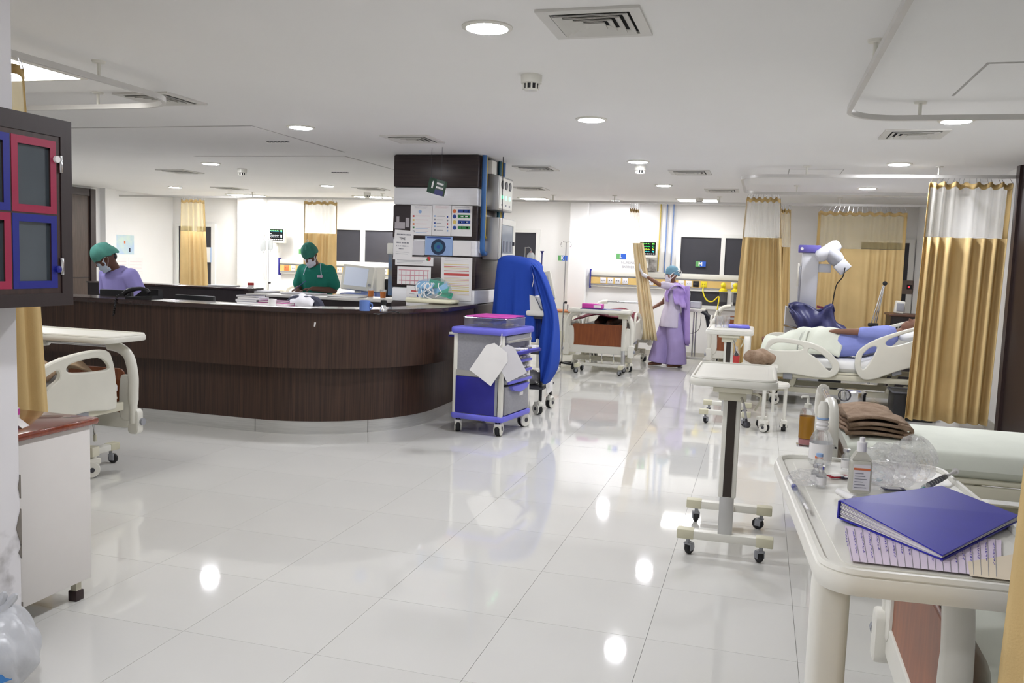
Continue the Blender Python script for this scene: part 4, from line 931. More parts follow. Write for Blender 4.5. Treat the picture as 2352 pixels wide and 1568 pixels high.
def skull_cap(P, par, m_, low=.03, puff=1.13, tie=True):
    q = G()
    def fn(u, v):
        a = 2*PI*u; t = v*R(100)
        return P(math.sin(t)*.078*puff*math.cos(a), math.sin(t)*(.1*puff)*math.sin(a)-.004-.01*(1-math.cos(t)), low+math.cos(t)*.1*puff+.006*math.sin(7*a)*math.sin(t)-.03*(math.sin(a) < 0)*abs(math.sin(a))*math.sin(t)*(t > .9))
    q.grid(fn, 36, 12); bmesh.ops.remove_doubles(q.bm, verts=q.bm.verts, dist=.001)
    o = q.obj('surgical_cap', m_, par, solid=.004, ang=180)
    return o
MASKM = mat('surgical_mask', (196, 210, 226), .8, var=.03)
def face_mask(P, par, m_=MASKM, strapm=PAPER, ties=False):
    q = G()
    q.grid(lambda u, v: P((u-.5)*2*.072*(1-.25*v), .112-.075*abs(2*u-1)**2.2-.012*abs(2*v-1)+.004*math.sin(v*14), .0-.115*v), 16, 8)
    o = q.obj('face_mask', m_, par, solid=.003, ang=180)
    for k in (-1, 1):
        G().tube([P(k*.068, .05, -.01), P(k*.082, .0, .02), P(k*.083, -.02, .0), P(k*.075, .0, -.03), P(k*.055, .05, -.09)], .0028, 5).obj('mask_strap', strapm, o)
    return o
# ---- man in purple scrubs at the left of the counter (faces left, head bowed)
PUR, PURD = mat('purple_scrubs', (158, 150, 214), .85, var=.05, vs=5, bump=.25, bs=9), None
GRNS = mat('green_scrubs', (24, 122, 104), .85, var=.08, vs=6, bump=.3, bs=9)
CAPG = mat('teal_cap', (88, 158, 144), .85, var=.1, vs=14, bump=.2, bs=30)
p = thing('person', 'man in purple scrubs and teal cap looking down at the left of the counter', 'person', (-6.26, 7.32, 0), R(-14)); p.scale = (1.12, 1.04, 1.0)
q = G()      # local: faces -Y
cap_(q, (-.09, .0, .84), .075, (-.1, -.01, .46), .055); cap_(q, (-.1, -.01, .46), .053, (-.1, .02, .09), .038)
cap_(q, (.09, .0, .84), .075, (.1, -.01, .46), .055); cap_(q, (.1, -.01, .46), .053, (.1, .02, .09), .038)
for s_ in (-1, 1): loft(q, [((s_*.1, .06, .05), .035, .03), ((s_*.1, -.02, .045), .042, .04), ((s_*.105, -.14, .03), .045, .028), ((s_*.105, -.18, .025), .03, .02)], 10)
loft(q, [((0, 0, .82), .15, .1), ((0, .0, .98), .135, .09), ((0, -.02, 1.15), .15, .1), ((0, -.05, 1.27), .16, .095), ((0, -.07, 1.33), .1, .06)])
cap_(q, (0, -.08, 1.31), .055, (0, -.13, 1.39), .05)
hc, hf, hu = (-.03, -.165, 1.44), (-.45, -.6, -.55), (-.3, -.5, .8)
P = head(q, hc, hf, hu)
for s_ in (-1, 1):
    sh, el, wr = (s_*.185, -.05, 1.27), (s_*.24, -.0, 1.02), (s_*.17, -.22, .9)
    cap_(q, sh, .05, el, .04); cap_(q, el, .038, wr, .027)
    hand(q, wr, (-.3*s_, -.8, -.2), (0, -.2, 1), -s_, .5)
blob(q, 'body', SKIND, p, .008)
q = G()
loft(q, [((0, .0, .74), .19, .13), ((0, .0, .9), .175, .125), ((0, -.01, 1.05), .17, .125), ((0, -.03, 1.18), .18, .13), ((0, -.055, 1.285), .185, .115), ((0, -.065, 1.325), .12, .085), ((0, -.075, 1.35), .075, .065)])
for s_ in (-1, 1): cap_(q, (s_*.165, -.05, 1.275), .078, (s_*.235, -.005, 1.09), .072)
blob(q, 'scrub_top', PUR, p, .01, 6)
q = G()
for s_ in (-1, 1): loft(q, [((s_*.1, .02, .1), .07, .07), ((s_*.1, -.01, .46), .085, .085), ((s_*.085, 0, .8), .105, .115), ((s_*.06, 0, .88), .1, .12)], 14)
blob(q, 'scrub_trousers', PUR, p, .011, 5)
skull_cap(P, p, CAPG, .038, 1.2); face_mask(P, p); eyes(P, p)
G().sph(P(0, -.05, -.012), .05, 12).obj('hair', HAIR, p)
# ---- man in green scrubs writing at the back counter
p = thing('person', 'man in green scrubs writing at the back counter with head bowed', 'person', (-5.28, 9.55, 0), R(10))
q = G()
for s_ in (-1, 1):
    cap_(q, (s_*.09, .02, .88), .08, (s_*.1, .0, .48), .057); cap_(q, (s_*.1, 0, .48), .055, (s_*.1, .03, .09), .04)
    loft(q, [((s_*.1, .07, .05), .035, .03), ((s_*.1, -.02, .045), .042, .04), ((s_*.105, -.14, .03), .045, .028), ((s_*.105, -.18, .025), .03, .02)], 10)
loft(q, [((0, 0, .85), .16, .11), ((0, .0, 1.02), .145, .1), ((0, -.03, 1.2), .16, .105), ((0, -.06, 1.36), .17, .1), ((0, -.08, 1.42), .1, .06)])
cap_(q, (0, -.09, 1.40), .058, (-.02, -.14, 1.48), .052)
hc, hf, hu = (-.04, -.185, 1.545), (-.1, -.75, -.55), (-.12, -.58, .8)
P = head(q, hc, hf, hu, 1.03)
for s_, el, wr, hd in ((-1, (-.215, -.05, 1.13), (-.16, -.30, 1.13), (.35, -.6, -.2)), (1, (.225, -.06, 1.12), (.03, -.29, 1.14), (-.75, -.4, -.1))):
    sh = (s_*.18, -.06, 1.35)
    cap_(q, sh, .052, el, .043); cap_(q, el, .042, wr, .028); hand(q, wr, hd, (0, .1, 1), -s_, .55)
blob(q, 'body', SKIND, p, .008)
q = G()
loft(q, [((0, .0, .78), .205, .145), ((0, .0, .95), .19, .14), ((0, -.01, 1.1), .185, .14), ((0, -.035, 1.25), .195, .14), ((0, -.065, 1.375), .2, .12), ((0, -.075, 1.42), .13, .085), ((0, -.08, 1.445), .08, .06)])
for s_ in (-1, 1): cap_(q, (s_*.17, -.06, 1.36), .073, (s_*.225, -.05, 1.19), .076)
blob(q, 'scrub_top', GRNS, p, .01, 6)
q = G()
for s_ in (-1, 1): loft(q, [((s_*.1, .03, .1), .075, .075), ((s_*.1, .0, .48), .09, .09), ((s_*.085, 0, .82), .11, .12), ((s_*.06, 0, .92), .105, .125)], 14)
blob(q, 'scrub_trousers', GRNS, p, .011, 5)
G().prism([(.06, -.19, 1.275), (.12, -.183, 1.275), (.12, -.18, 1.305), (.06, -.187, 1.305)], (0, -.014, 0)).obj('chest_badge', mat('badge_pink', (196, 170, 190), .7, var=.1), p, smooth=False)
G().tube(smooth_path([(-.075, -.12, 1.44), (-.1, -.165, 1.38), (-.12, -.185, 1.3)], 4), .005, 5).obj('mask_tie', MASKM, p)
G().tube(smooth_path([(.07, -.12, 1.44), (.09, -.165, 1.38), (.11, -.185, 1.27)], 4), .005, 5).obj('mask_tie', MASKM, p)
skull_cap(P, p, mat('dark_teal_cap', (52, 120, 106), .85, var=.15, vs=14, bump=.2, bs=30), .035, 1.17); face_mask(P, p, mat('white_mask', (222, 220, 232), .8, var=.03)); eyes(P, p)
G().tube([P(.0, -.06, .14), P(.012, -.06, .165), P(.0, -.06, .18), P(-.012, -.06, .165), P(.0, -.06, .14)], .0025, 5).obj('cap_tie', PAPER, p)
tag(G().cyl((-.05, -.03, 0), (.05, .03, .1), .004, n=8).obj('pen', NAVY, loc=pt(690, 664, y=9.18)), 'blue pen in the hand of the man in green', 'pen')
# ---- nurse in lilac tunic and scarf pulling the curtain (faces left)
LIL, LILS, LILT = mat('pale_lilac_tunic', (206, 198, 218), .85, var=.05, bump=.25, bs=9), mat('lilac_scarf', (186, 160, 226), .8, var=.07, bump=.25, bs=8), mat('lilac_trousers', (172, 156, 208), .85, var=.05, bump=.25, bs=8)
p = thing('person', 'nurse in lilac tunic, scarf and blue cap reaching for the pale curtain', 'person', (-1.32, 13.53, 0), R(-72))
q = G()   # local: faces -Y (world: towards -X)
for s_, dy in ((-1, -.16), (1, .1)):
    cap_(q, (s_*.08, .0, .8), .08, (s_*.085, dy*.5, .44), .05); cap_(q, (s_*.085, dy*.5, .44), .05, (s_*.09, dy+.02, .08), .036)
    loft(q, [((s_*.09, dy+.06, .045), .032, .03), ((s_*.09, dy-.02, .04), .038, .035), ((s_*.09, dy-.12, .028), .04, .025), ((s_*.09, dy-.16, .022), .028, .018)], 10)
loft(q, [((0, 0, .8), .15, .11), ((0, .0, .95), .125, .09), ((0, -.01, 1.1), .14, .1), ((0, -.0, 1.22), .15, .085), ((0, .0, 1.29), .08, .055)])
cap_(q, (0, .0, 1.27), .045, (0, -.02, 1.37), .042)
P = head(q, (0, -.035, 1.435), (0.05, -1, -.05), (0, -.05, 1), .95)
el, wr = (.2, -.26, 1.28), (.19, -.47, 1.40)
cap_(q, (.15, -.0, 1.24), .045, el, .036); cap_(q, el, .034, wr, .025)
el2, wr2 = (-.2, -.1, 1.0), (-.14, -.28, .9)
cap_(q, (-.15, -.0, 1.24), .045, el2, .036); cap_(q, el2, .034, wr2, .025); hand(q, wr2, (.1, -.8, -.2), (0, -.1, 1), 1, .4, .95)
blob(q, 'body', SKIN, p, .008)
q = G(); cap_(q, wr, .031, (.188, -.51, 1.42), .03); hand(q, (.187, -.52, 1.425), (-.05, -.5, .86), (0, -.86, -.5), -1, .35, 1.02)
blob(q, 'white_glove', mat('glove_white', (232, 232, 236), .5, var=.02), p, .006, 3)
q = G()
loft(q, [((0, -.02, .62), .21, .17), ((0, -.01, .8), .185, .15), ((0, .0, .97), .155, .12), ((0, -.01, 1.12), .165, .125), ((0, .0, 1.23), .165, .1), ((0, .0, 1.275), .1, .07), ((0, -.005, 1.3), .06, .055)])
cap_(q, (.15, 0, 1.24), .06, (.195, -.2, 1.275), .058); cap_(q, (-.15, 0, 1.24), .06, (-.18, -.05, 1.1), .06)
blob(q, 'tunic', LIL, p, .01, 6)
q = G()
for s_, dy in ((-1, -.16), (1, .1)): loft(q, [((s_*.09, dy-.01, .05), .13, .16), ((s_*.09, dy*.8, .3), .115, .14), ((s_*.085, dy*.3, .6), .11, .13), ((s_*.06, 0, .84), .11, .12)], 16)
blob(q, 'wide_trousers', LILT, p, .011, 5)
q = G()
def scarf(u, v):
    x = .1-.3*u if True else 0
    P_ = smooth_path([(.0, -.1, 1.02), (.0, -.115, 1.15), (.0, -.06, 1.27), (.0, .02, 1.315), (.0, .1, 1.25), (.0, .16, 1.0), (.0, .19, .7), (.0, .2, .35)], 4); p_ = P_[min(len(P_)-1, int(round(v*(len(P_)-1))))]
    k = .09+.17*u; z_ = p_.z-.05*u*(1-abs(2*v-1)); spread = .06*math.sin(u*9)*.25
    return Vector((k*(1 if v < .5 else 1-.2*v)-.0, p_.y*(1.15)+spread*(1 if p_.y > 0 else -1), z_+.0))
q.grid(scarf, 14, 28); q.obj('scarf', LILS, p, solid=.006, ang=180)
q = G(); q.grid(lambda u, v: Vector((-.16+.42*u, .165+.03*math.sin(u*14)+.05*v, 1.24-.88*v-.03*math.sin(u*5))), 16, 12); q.obj('scarf_tail', LILS, p, solid=.006, ang=180)
q = G(); q.grid(lambda u, v: Vector((.175+.03*math.sin(v*9)+.04*v, .14-.2*u+.03*v, 1.27-(.36-.1*u)*v+.015*math.sin(u*13))), 12, 10); q.obj('scarf_fold', LILS, p, solid=.006, ang=180)
skull_cap(P, p, mat('blue_cap', (116, 160, 182), .85, var=.1, vs=14, bump=.2, bs=30), .03, 1.16); face_mask(P, p, mat('white_mask', (222, 220, 232), .8, var=.03)); eyes(P, p, .95)
for k in (-1, 1):
    G().tube([P(k*.07, .06, -.03), P(k*.092, .0, .03), P(k*.06, -.1, .07), P(0, -.125, .08)], .007, 5).obj('mask_tie', PAPER, p)
    G().tube([P(k*.06, .06, -.09), P(k*.085, -.01, -.03), P(k*.06, -.11, .05), P(0, -.13, .075)], .007, 5).obj('mask_tie', PAPER, p)
G().tube([P(0, -.13, .075), P(.03, -.15, .11), P(.0, -.14, .08), P(-.02, -.16, .03), P(-.03, -.14, -.03)], .005, 5).obj('tie_knot', PAPER, p)
G().sph((.18, -.07, 1.27), (.03, .03, .03), 10).obj('arm_band', mat('green_band', (150, 180, 110), .7, var=.1), p)
# ---- patient under the maroon blanket
p = thing('person', 'patient with dark hair lying under a maroon blanket in the bed below the L sign', 'person', (-2.2, 13.85, .66), 0)
q = G(); head(q, (0, .1, .09), (0, -.35, .95), (0, 1, .3)); cap_(q, (0, -.04, .06), .05, (0, -.12, .05), .06)
loft(q, [((0, -.1, .06), .17, .07), ((0, -.4, .07), .16, .09), ((0, -.7, .07), .15, .09)])
for s_ in (-1, 1): cap_(q, (s_*.09, -.72, .07), .08, (s_*.1, -1.1, .06), .06); cap_(q, (s_*.1, -1.1, .06), .055, (s_*.09, -1.45, .05), .04)
for s_ in (-1, 1): cap_(q, (s_*.18, -.15, .06), .045, (s_*.23, -.45, .05), .038); cap_(q, (s_*.23, -.45, .05), .036, (s_*.15, -.65, .12), .026); hand(q, (s_*.15, -.65, .13), (-s_*.6, -.6, 0), (0, 0, 1), s_, .4)
blob(q, 'body', SKIND, p, .009)
G().sph((0, .16, .1), (.088, .08, .095), 14).obj('hair', HAIR, p)
MAR = mat('maroon_blanket', (128, 24, 50), .9, col2=(70, 12, 30), vs=12, bump=.3, bs=14)
q = G(); q.grid(lambda u, v: Vector(((u-.5)*.84, -.15-1.42*v, .03+.17*max(0, math.cos((u-.5)*PI*.95))**.5*(1-.25*v)+.012*math.sin(u*13+v*9))), 26, 26); q.obj('blanket', MAR, p, solid=.012, ang=180)
tag(G().sph((0, 0, .06), (.27, .19, .075), 18).obj('pillow', MATTR, loc=(-2.2, 14.0, .645)), 'white pillow under the head of the patient below the L sign', 'pillow')
# ---- patient in the blue gown (lies along X, head to the right)
GOWN = mat('blue_gown', (136, 146, 212), .85, var=.06, vs=6, bump=.35, bs=10)
p = thing('person', 'patient in blue gown lying on the raised bed with one arm along the hip', 'person', (.88, 10.76, .57), 0)
q = G()    # local: head +X
loft(q, [((0, 0, .12), .17, .12, (0, 1, 0)), ((.2, 0, .15), .15, .12, (0, 1, 0)), ((.42, 0, .22), .17, .12, (0, 1, 0)), ((.58, 0, .27), .16, .1, (0, 1, 0)), ((.64, 0, .29), .09, .07, (0, 1, 0))])
cap_(q, (.62, 0, .3), .05, (.72, 0, .33), .048); head(q, (.82, 0, .38), (-.35, -.3, .9), (1, 0, .3))
cap_(q, (-.02, -.08, .13), .09, (-.42, -.09, .18), .065); cap_(q, (-.42, -.09, .18), .06, (-.78, -.1, .06), .04)
cap_(q, (-.02, .1, .12), .09, (-.4, .12, .24), .065); cap_(q, (-.4, .12, .24), .06, (-.76, .12, .06), .04)
for y in (-.1, .12): loft(q, [((-.76, y, .05), .035, .03), ((-.8, y, .1), .04, .035), ((-.81, y, .18), .038, .02)], 10)
cap_(q, (.5, -.17, .3), .055, (.24, -.2, .31), .045); cap_(q, (.24, -.2, .31), .044, (-.02, -.12, .30), .03); hand(q, (-.03, -.12, .3), (-1, .25, -.05), (0, -.2, 1), 1, .4)
cap_(q, (.5, .17, .24), .055, (.3, .25, .14), .042); cap_(q, (.3, .25, .14), .04, (.05, .2, .13), .03); hand(q, (.04, .2, .13), (-1, 0, -.1), (0, 0, 1), -1, .4)
blob(q, 'body', SKIN, p, .009)
q = G()
loft(q, [((-.14, 0, .12), .2, .13, (0, 1, 0)), ((.05, 0, .14), .2, .15, (0, 1, 0)), ((.25, 0, .17), .185, .15, (0, 1, 0)), ((.44, 0, .23), .2, .15, (0, 1, 0)), ((.58, 0, .28), .18, .12, (0, 1, 0)), ((.65, 0, .3), .08, .08, (0, 1, 0))])
cap_(q, (.5, -.16, .29), .085, (.27, -.2, .305), .07); cap_(q, (.5, .16, .25), .08, (.35, .23, .18), .07)
loft(q, [((-.1, -.08, .12), .1, .1, (0, 1, 0)), ((-.3, -.09, .15), .085, .09, (0, 1, 0)), ((-.4, -.09, .17), .08, .08, (0, 1, 0))], 14)
blob(q, 'gown', GOWN, p, .011, 4)
SHT = mat('patient_sheet', (222, 226, 212), .85, var=.03, vs=6, bump=.35, bs=8)
def psheet(u, v):
    x = .18-1.0*u; y = .26-.52*v; top = .17+.13*math.exp(-((x+.35)/.25)**2)+.12*math.exp(-((x-.02)/.2)**2)*(v > .3); fold = .012*math.sin(u*17+v*5)+.01*math.sin(u*31-v*8)
    z_ = top*max(.05, 1-(abs(2*v-1))**3)+.02+fold
    return Vector((x+.05*math.sin(v*4)-.12*v*(u < .5), y, z_))
q = G(); q.grid(psheet, 40, 24); q.obj('cover_sheet', SHT, p, solid=.008, ang=180)
tag(G().sph((0, 0, .05), (.2, .3, .07), 18).obj('pillow', MATTR, loc=(1.75, 10.78, .83), rot=(0, R(-17), 0)), 'white pillow at the head of the blue-gowned patient', 'pillow')
# ------------------------------------------------------------------ mobile X-ray unit with lead apron
XW, XG = mat('xray_white', (214, 216, 222), .4, var=.02), mat('xray_grey', (176, 178, 186), .4, var=.03)
XPUR = mat('xray_purple', (104, 96, 176), .4, var=.04)
xr = thing('mobile_xray_unit', 'mobile X-ray unit with purple-capped column and round tube head', 'xray machine', (.6, 12.1, 0))
G().box((-.3, -.28, .12), (.42, .28, .62), .03, 3).obj('chassis', XW, xr)
G().prism([(-.28, -.24, .62), (.36, -.24, .62), (.18, -.24, .98), (-.28, -.24, 1.08)], (0, .48, 0)).obj('console', XW, xr)
G().box((-.11, -.1, 1.0), (.1, .1, 1.80), .012).obj('column', XW, xr)
G().box((-.135, -.09, 1.15), (-.111, .06, 1.62), .004).obj('side_rail', XG, xr)
G().box((-.16, -.09, 1.35), (-.136, -.05, 1.66), .004).obj('latch_bar', WHITE, xr)
G().box((-.16, -.12, 1.80), (.115, .12, 1.90), .012).obj('column_cap', XPUR, xr)
G().cyl((-.12, -.121, 1.85), (-.12, -.124, 1.85), .02, n=14).obj('round_badge', PAPER, xr)
G().box((.1, -.06, 1.55), (.26, .06, 1.66), .01).obj('arm', XW, xr)
xo = Vector((.6, 12.1, 0)); hA, hB, hC = pt(1893, 568, y=12.0)-xo, pt(1918, 592, y=12.0)-xo, pt(1934, 612, y=12.0)-xo
hd = G().lathe([(.0, -.13), (.05, -.125), (.085, -.09), (.1, -.03), (.1, .05), (.085, .1), (.05, .12), (.0, .125)], hB-(hC-hA).normalized()*.03, 22, hC-hA).obj('tube_head', XG, xr)
G().lathe([(.0, -.17), (.06, -.165), (.085, -.12), (.085, .12), (.06, .165), (.0, .17)], hA.lerp(hB, .35), 20, Vector((.75, .2, .55))).obj('housing_dome', XW, hd)
dr = (hC-hA).normalized(); ME = Matrix.Translation(hC) @ dr.to_track_quat('Z', 'Y').to_matrix().to_4x4()
G().box((-.085, -.085, -.07), (.085, .085, .075), .012).xf(ME).obj('collimator', XW, hd)
G().box((-.06, -.06, .0751), (.06, .06, .08)).xf(ME).obj('collimator_window', DGREY, hd, smooth=False)
G().tube(smooth_path([(.42, -.18, 1.62), (.4, -.19, 1.5), (.33, -.15, 1.38), (.3, -.1, 1.1)], 5), .008, 6).obj('cable', BLACK, xr)
G().tube(smooth_path([(-.32, -.2, .86), (-.42, -.2, .88), (-.44, -.1, .88)], 4), .016, 8).obj('push_handle', BLACK, xr)
G().tube([(-.3, -.25, .84), (-.05, -.3, .8)], .014, 8).obj('front_bar', CHROME, xr)
for x in (-.22, .32):
    for y in (-.26, .26): G().lathe([(.0, -.03), (.12, -.03), (.14, -.02), (.14, .02), (.12, .03), (.0, .03)], (x, y, .14), 20, (0, 1, 0)).obj('wheel', RUBBER, xr)
LEAD = mat('navy_lead_apron', (46, 48, 96), .45, var=.12, vs=8, bump=.3, bs=12)
ap = thing('lead_apron', 'navy lead apron thrown over the X-ray unit', 'apron', (.74, 11.8, .66))
ao = Vector((.74, 11.8, .66))
AT = smooth_path([pt(u, v, y=11.74)-ao for u, v in ((1812, 700), (1830, 696), (1856, 703), (1880, 714), (1900, 704), (1914, 703), (1921, 738), (1944, 752), (1953, 775))], 5)
AB = smooth_path([pt(u, v, y=11.66)-ao for u, v in ((1816, 716), (1828, 745), (1842, 775), (1850, 800), (1875, 800), (1900, 800), (1925, 800), (1945, 800), (1956, 800))], 5)
def apr(u, v):
    i = min(len(AT)-1, int(round(u*(len(AT)-1)))); a, b_ = AT[i], AB[i]
    return a.lerp(b_, v)+Vector((.012*math.sin(v*13+u*5), -.05*math.sin(v*PI)-.022*math.sin(u*15+v*9)-.014*math.sin(u*27-v*13), 0))
G().grid(apr, 40, 26).obj('apron_front', LEAD, ap, solid=.016, ang=180)
G().grid(lambda u, v: AT[min(len(AT)-1, int(u*.66*len(AT)))]+Vector((0, .24*v, .02*math.sin(v*PI)-.06*v*v)), 24, 8).obj('apron_shoulder', LEAD, ap, solid=.016, ang=180)
G().sph((.0, -.19, .14), (.06, .03, .06), 12).obj('arm_hole', BLACK, ap)
G().box((-.05, -.16, .43), (.03, -.14, .46), .004, rot=(0, R(10), 0)).obj('red_label', mat('maroon_label', (120, 40, 60), .6, var=.1), ap)
# articulated lamp arm, dark cupboard and white devices in the far right bay
la = thing('lamp_arm', 'chrome spring lamp arm with black joints leaning over the far right bay', 'lamp arm', (1.47, 12.5, .78))
for o_ in (-.02, .015, .04): G().cyl((o_, 0, .1), (.1+o_*.3, .0, .62), .007, n=8).obj('rod', CHROME, la)
G().lathe([(.0, -.02), (.03, -.015), (.03, .015), (.0, .02)], (.115, 0, .65), 14, (0, 1, 0)).obj('joint', BLACK, la)
G().box((-.06, -.03, .06), (.07, .03, .11), .012).obj('joint', BLACK, la)
G().cyl((0, 0, -.78), (0, 0, .07), .016, n=10).obj('post', CHROME, la)
G().lathe([(.0, -.78), (.14, -.78), (.14, -.75), (.04, -.72), (.0, -.72)], n=20).obj('foot', WHITE, la)
G().tube([(.12*math.cos(2*PI*k/20), .1*math.sin(2*PI*k/20)-.05, .0) for k in range(20)], .014, 6, True).obj('ring_handle', BLACK, la)
G().tube(smooth_path([(-.14, -.1, -.12), (-.12, -.1, .0), (-.06, -.1, .04), (.05, -.1, .02)], 4), .012, 6).obj('white_loop', WHITE, la)
dcb = thing('dark_cupboard', 'dark wood cupboard beside the far right curtain', 'cupboard', (1.97, 12.6, 0))
G().box((-.3, -.24, 0), (.3, .24, 1.0)).obj('carcass', DARKW, dcb, smooth=False)
G().box((-.32, -.26, 1.0), (.32, .26, 1.03), .006).obj('top', mat('brown_edge_top', (88, 58, 44), .4, var=.1), dcb)
G().box((-.28, -.246, .06), (-.005, -.2401, .96)).obj('door', INNER, dcb, smooth=False)
G().box((.005, -.246, .06), (.28, -.2401, .96)).obj('door', INNER, dcb, smooth=False)
for x in (-.24, -.2): G().box((x-.01, -.256, .82), (x+.01, -.2461, .88), .003).obj('handle', CHROME, dcb)
wd = thing('white_speaker', 'small white speaker-like device on the dark cupboard', 'medical device', (1.8, 12.6, 1.031))
G().box((-.06, -.05, 0), (.06, .05, .17), .015, 3, rot=(0, R(6), 0)).obj('case', WHITE, wd); G().box((-.04, -.056, .03), (.05, -.0501, .14), .004).obj('grille', GREYP, wd)
wd = thing('white_monitor_box', 'white device at the curtain edge on the dark cupboard', 'medical device', (2.16, 12.62, 1.031))
G().box((-.06, -.06, 0), (.06, .06, .22), .015, 3).obj('case', WHITE, wd); G().box((-.04, -.066, .04), (.04, -.0601, .18), .004).obj('panel', GREYP, wd)
# things under and around the patient bed
bn = thing('steel_bin', 'round chrome lidded bin on the floor by the patient bed', 'bin', (1.02, 9.92, 0))
G().lathe([(.0, 0), (.125, 0), (.135, .02), (.135, .25), (.0, .25)], n=28).obj('drum', CHROME, bn)
G().lathe([(.0, .251), (.14, .251), (.14, .27), (.1, .29), (.0, .295)], n=28).obj('lid', CHROME, bn)
G().tube([(-.1+.06*math.cos(2*PI*k/16), -.14, .24+.06*math.sin(2*PI*k/16)) for k in range(16)], .008, 6, True).obj('ring_handle', DGREY, bn)
bk = thing('black_crate', 'black crate on the floor under the head of the patient bed', 'crate', (1.62, 10.05, 0))
G().box((-.2, -.2, 0), (.2, .2, .3), .015).obj('body', BLACK, bk); G().tube([(x, y, .3) for x, y in rrect(-.21, -.21, .21, .21, .03)], .012, 6, True).obj('rim', DGREY, bk)
cs = thing('caster_stool', 'low white stool with a single visible caster leg behind the aisle table', 'stool', (-.02, 8.72+1.0, 0))
cs.location = (.15, 8.62, 0)
cs['label'] = 'low white wheeled stool half hidden behind the aisle overbed table'
G().lathe([(.0, .43), (.16, .43), (.17, .45), (.16, .47), (.0, .475)], n=24).obj('seat', WHITE, cs)
for a in (0, 120, 240):
    c, s_ = math.cos(R(a)), math.sin(R(a)); G().cyl((c*.13, s_*.13, .13), (c*.13, s_*.13, .43), .018, n=10).obj('leg', WHITE, cs); hub_caster(cs, c*.13, s_*.13, .045, .135, R(a))
# ------------------------------------------------------------------ bed-head services on the back wall
YELB = mat('cream_yellow_band', (218, 186, 116), .5, var=.04)
SOCK = mat('socket_white', (226, 226, 230), .4, var=.02)
YPL = mat('yellow_plastic', (236, 216, 40), .4, var=.06)
def trunk(label, x0, x1, socks):
    t = thing('bedhead_panel', label, 'wall panel', ((x0+x1)/2, YB-.001, 1.17), 0, 'bed-head service panels'); a = (x1-x0)/2
    G().box((-a, -.07, .19), (a, 0, .28), .008).box((-a, -.05, .0), (a, 0, .19)).obj('body', WHITE, t)
    G().box((-a, -.055, .05), (a, -.0501, .17)).obj('yellow_band', YELB, t, smooth=False)
    G().box((-a, -.06, .172), (a, -.0501, .186)).box((-a, -.06, .03), (a, -.0501, .046)).obj('groove_rail', GREYP, t, smooth=False)
    G().box((-a-.02, -.08, -.03), (-a, 0, .3), .004).obj('end_cap', DBLUE, t)
    for x, m_ in socks:
        sk = G().box((x-(x0+x1)/2-.05, -.064, .06), (x-(x0+x1)/2+.05, -.0551, .16), .004).obj('socket', m_, t)
        for dx in (-.018, .018): G().cyl((x-(x0+x1)/2+dx, -.0645, .11), (x-(x0+x1)/2+dx, -.0655, .11), .008, n=8).obj('pin_hole', DGREY if m_ is not BLACK else GREYP, sk)
    return t
trunk('service panel behind the beds under the L and M signs', -2.9, .2, [(-2.68, SOCK), (-2.55, SOCK), (-2.42, SOCK), (-2.29, SOCK), (-1.85, SOCK), (-1.33, SOCK), (-1.2, SOCK), (-1.08, BLACK), (-.95, YPL), (-.45, SOCK), (-.33, SOCK)])
trunk('service panel behind the man in green scrubs', -9.1, -5.9, [(-8.95, ORG), (-8.8, SOCK), (-8.65, SOCK), (-8.5, BLACK), (-8.37, YPL), (-7.8, SOCK), (-6.85, SOCK), (-6.7, SOCK), (-6.5, BLACK), (-6.3, YPL)])
for k, x in enumerate((-.62, -.42)):
    sj = thing('suction_jar', ('suction jar with yellow cap, left of two on the back wall rail', 'suction jar with yellow cap, right of two on the back wall rail')[k], 'suction jar', (x, 14.85, 1.0), 0, 'wall suction jars')
    G().lathe([(.0, 0), (.055, 0), (.06, .02), (.06, .17), (.0, .17)], n=18).obj('jar', CLEARB, sj)
    G().lathe([(.0, .171), (.07, .171), (.07, .2), (.03, .23), (.03, .3), (.0, .3)], n=18).obj('cap', YPL, sj)
    G().sph((0, -.02, .28), (.045, .04, .045), 12).obj('gauge', YPL, sj); G().cyl((0, .0, .25), (0, .1, .25), .015, n=8).obj('wall_plug', YPL, sj)
for k, x in enumerate((-1.33, -1.19)):
    fm = thing('flow_meter', ('small chrome flow meter, left of two under the M sign', 'small chrome flow meter, right of two under the M sign')[k], 'flow meter', (x, 14.86, 1.0), 0, 'wall flow meters')
    G().lathe([(.0, .04), (.03, .045), (.035, .1), (.03, .14), (.0, .145)], n=14).obj('bowl', SOCK, fm); G().cyl((0, 0, .0), (0, 0, .04), .018, n=10).obj('outlet', CHROME, fm); G().cyl((0, .0, .12), (0, .085, .2), .012, n=8).obj('stem', CHROME, fm)
tag(G().tube(smooth_path([(-.95, 14.92, 1.26), (-.95, 14.85, 1.15), (-.88, 14.82, 1.02), (-.78, 14.8, 1.0), (-.68, 14.8, 1.08), (-.7, 14.78, .8), (-.66, 14.75, .6)], 6), .011, 7).obj('suction_hose', YPL), 'yellow suction hose looping from the wall panel', 'hose')
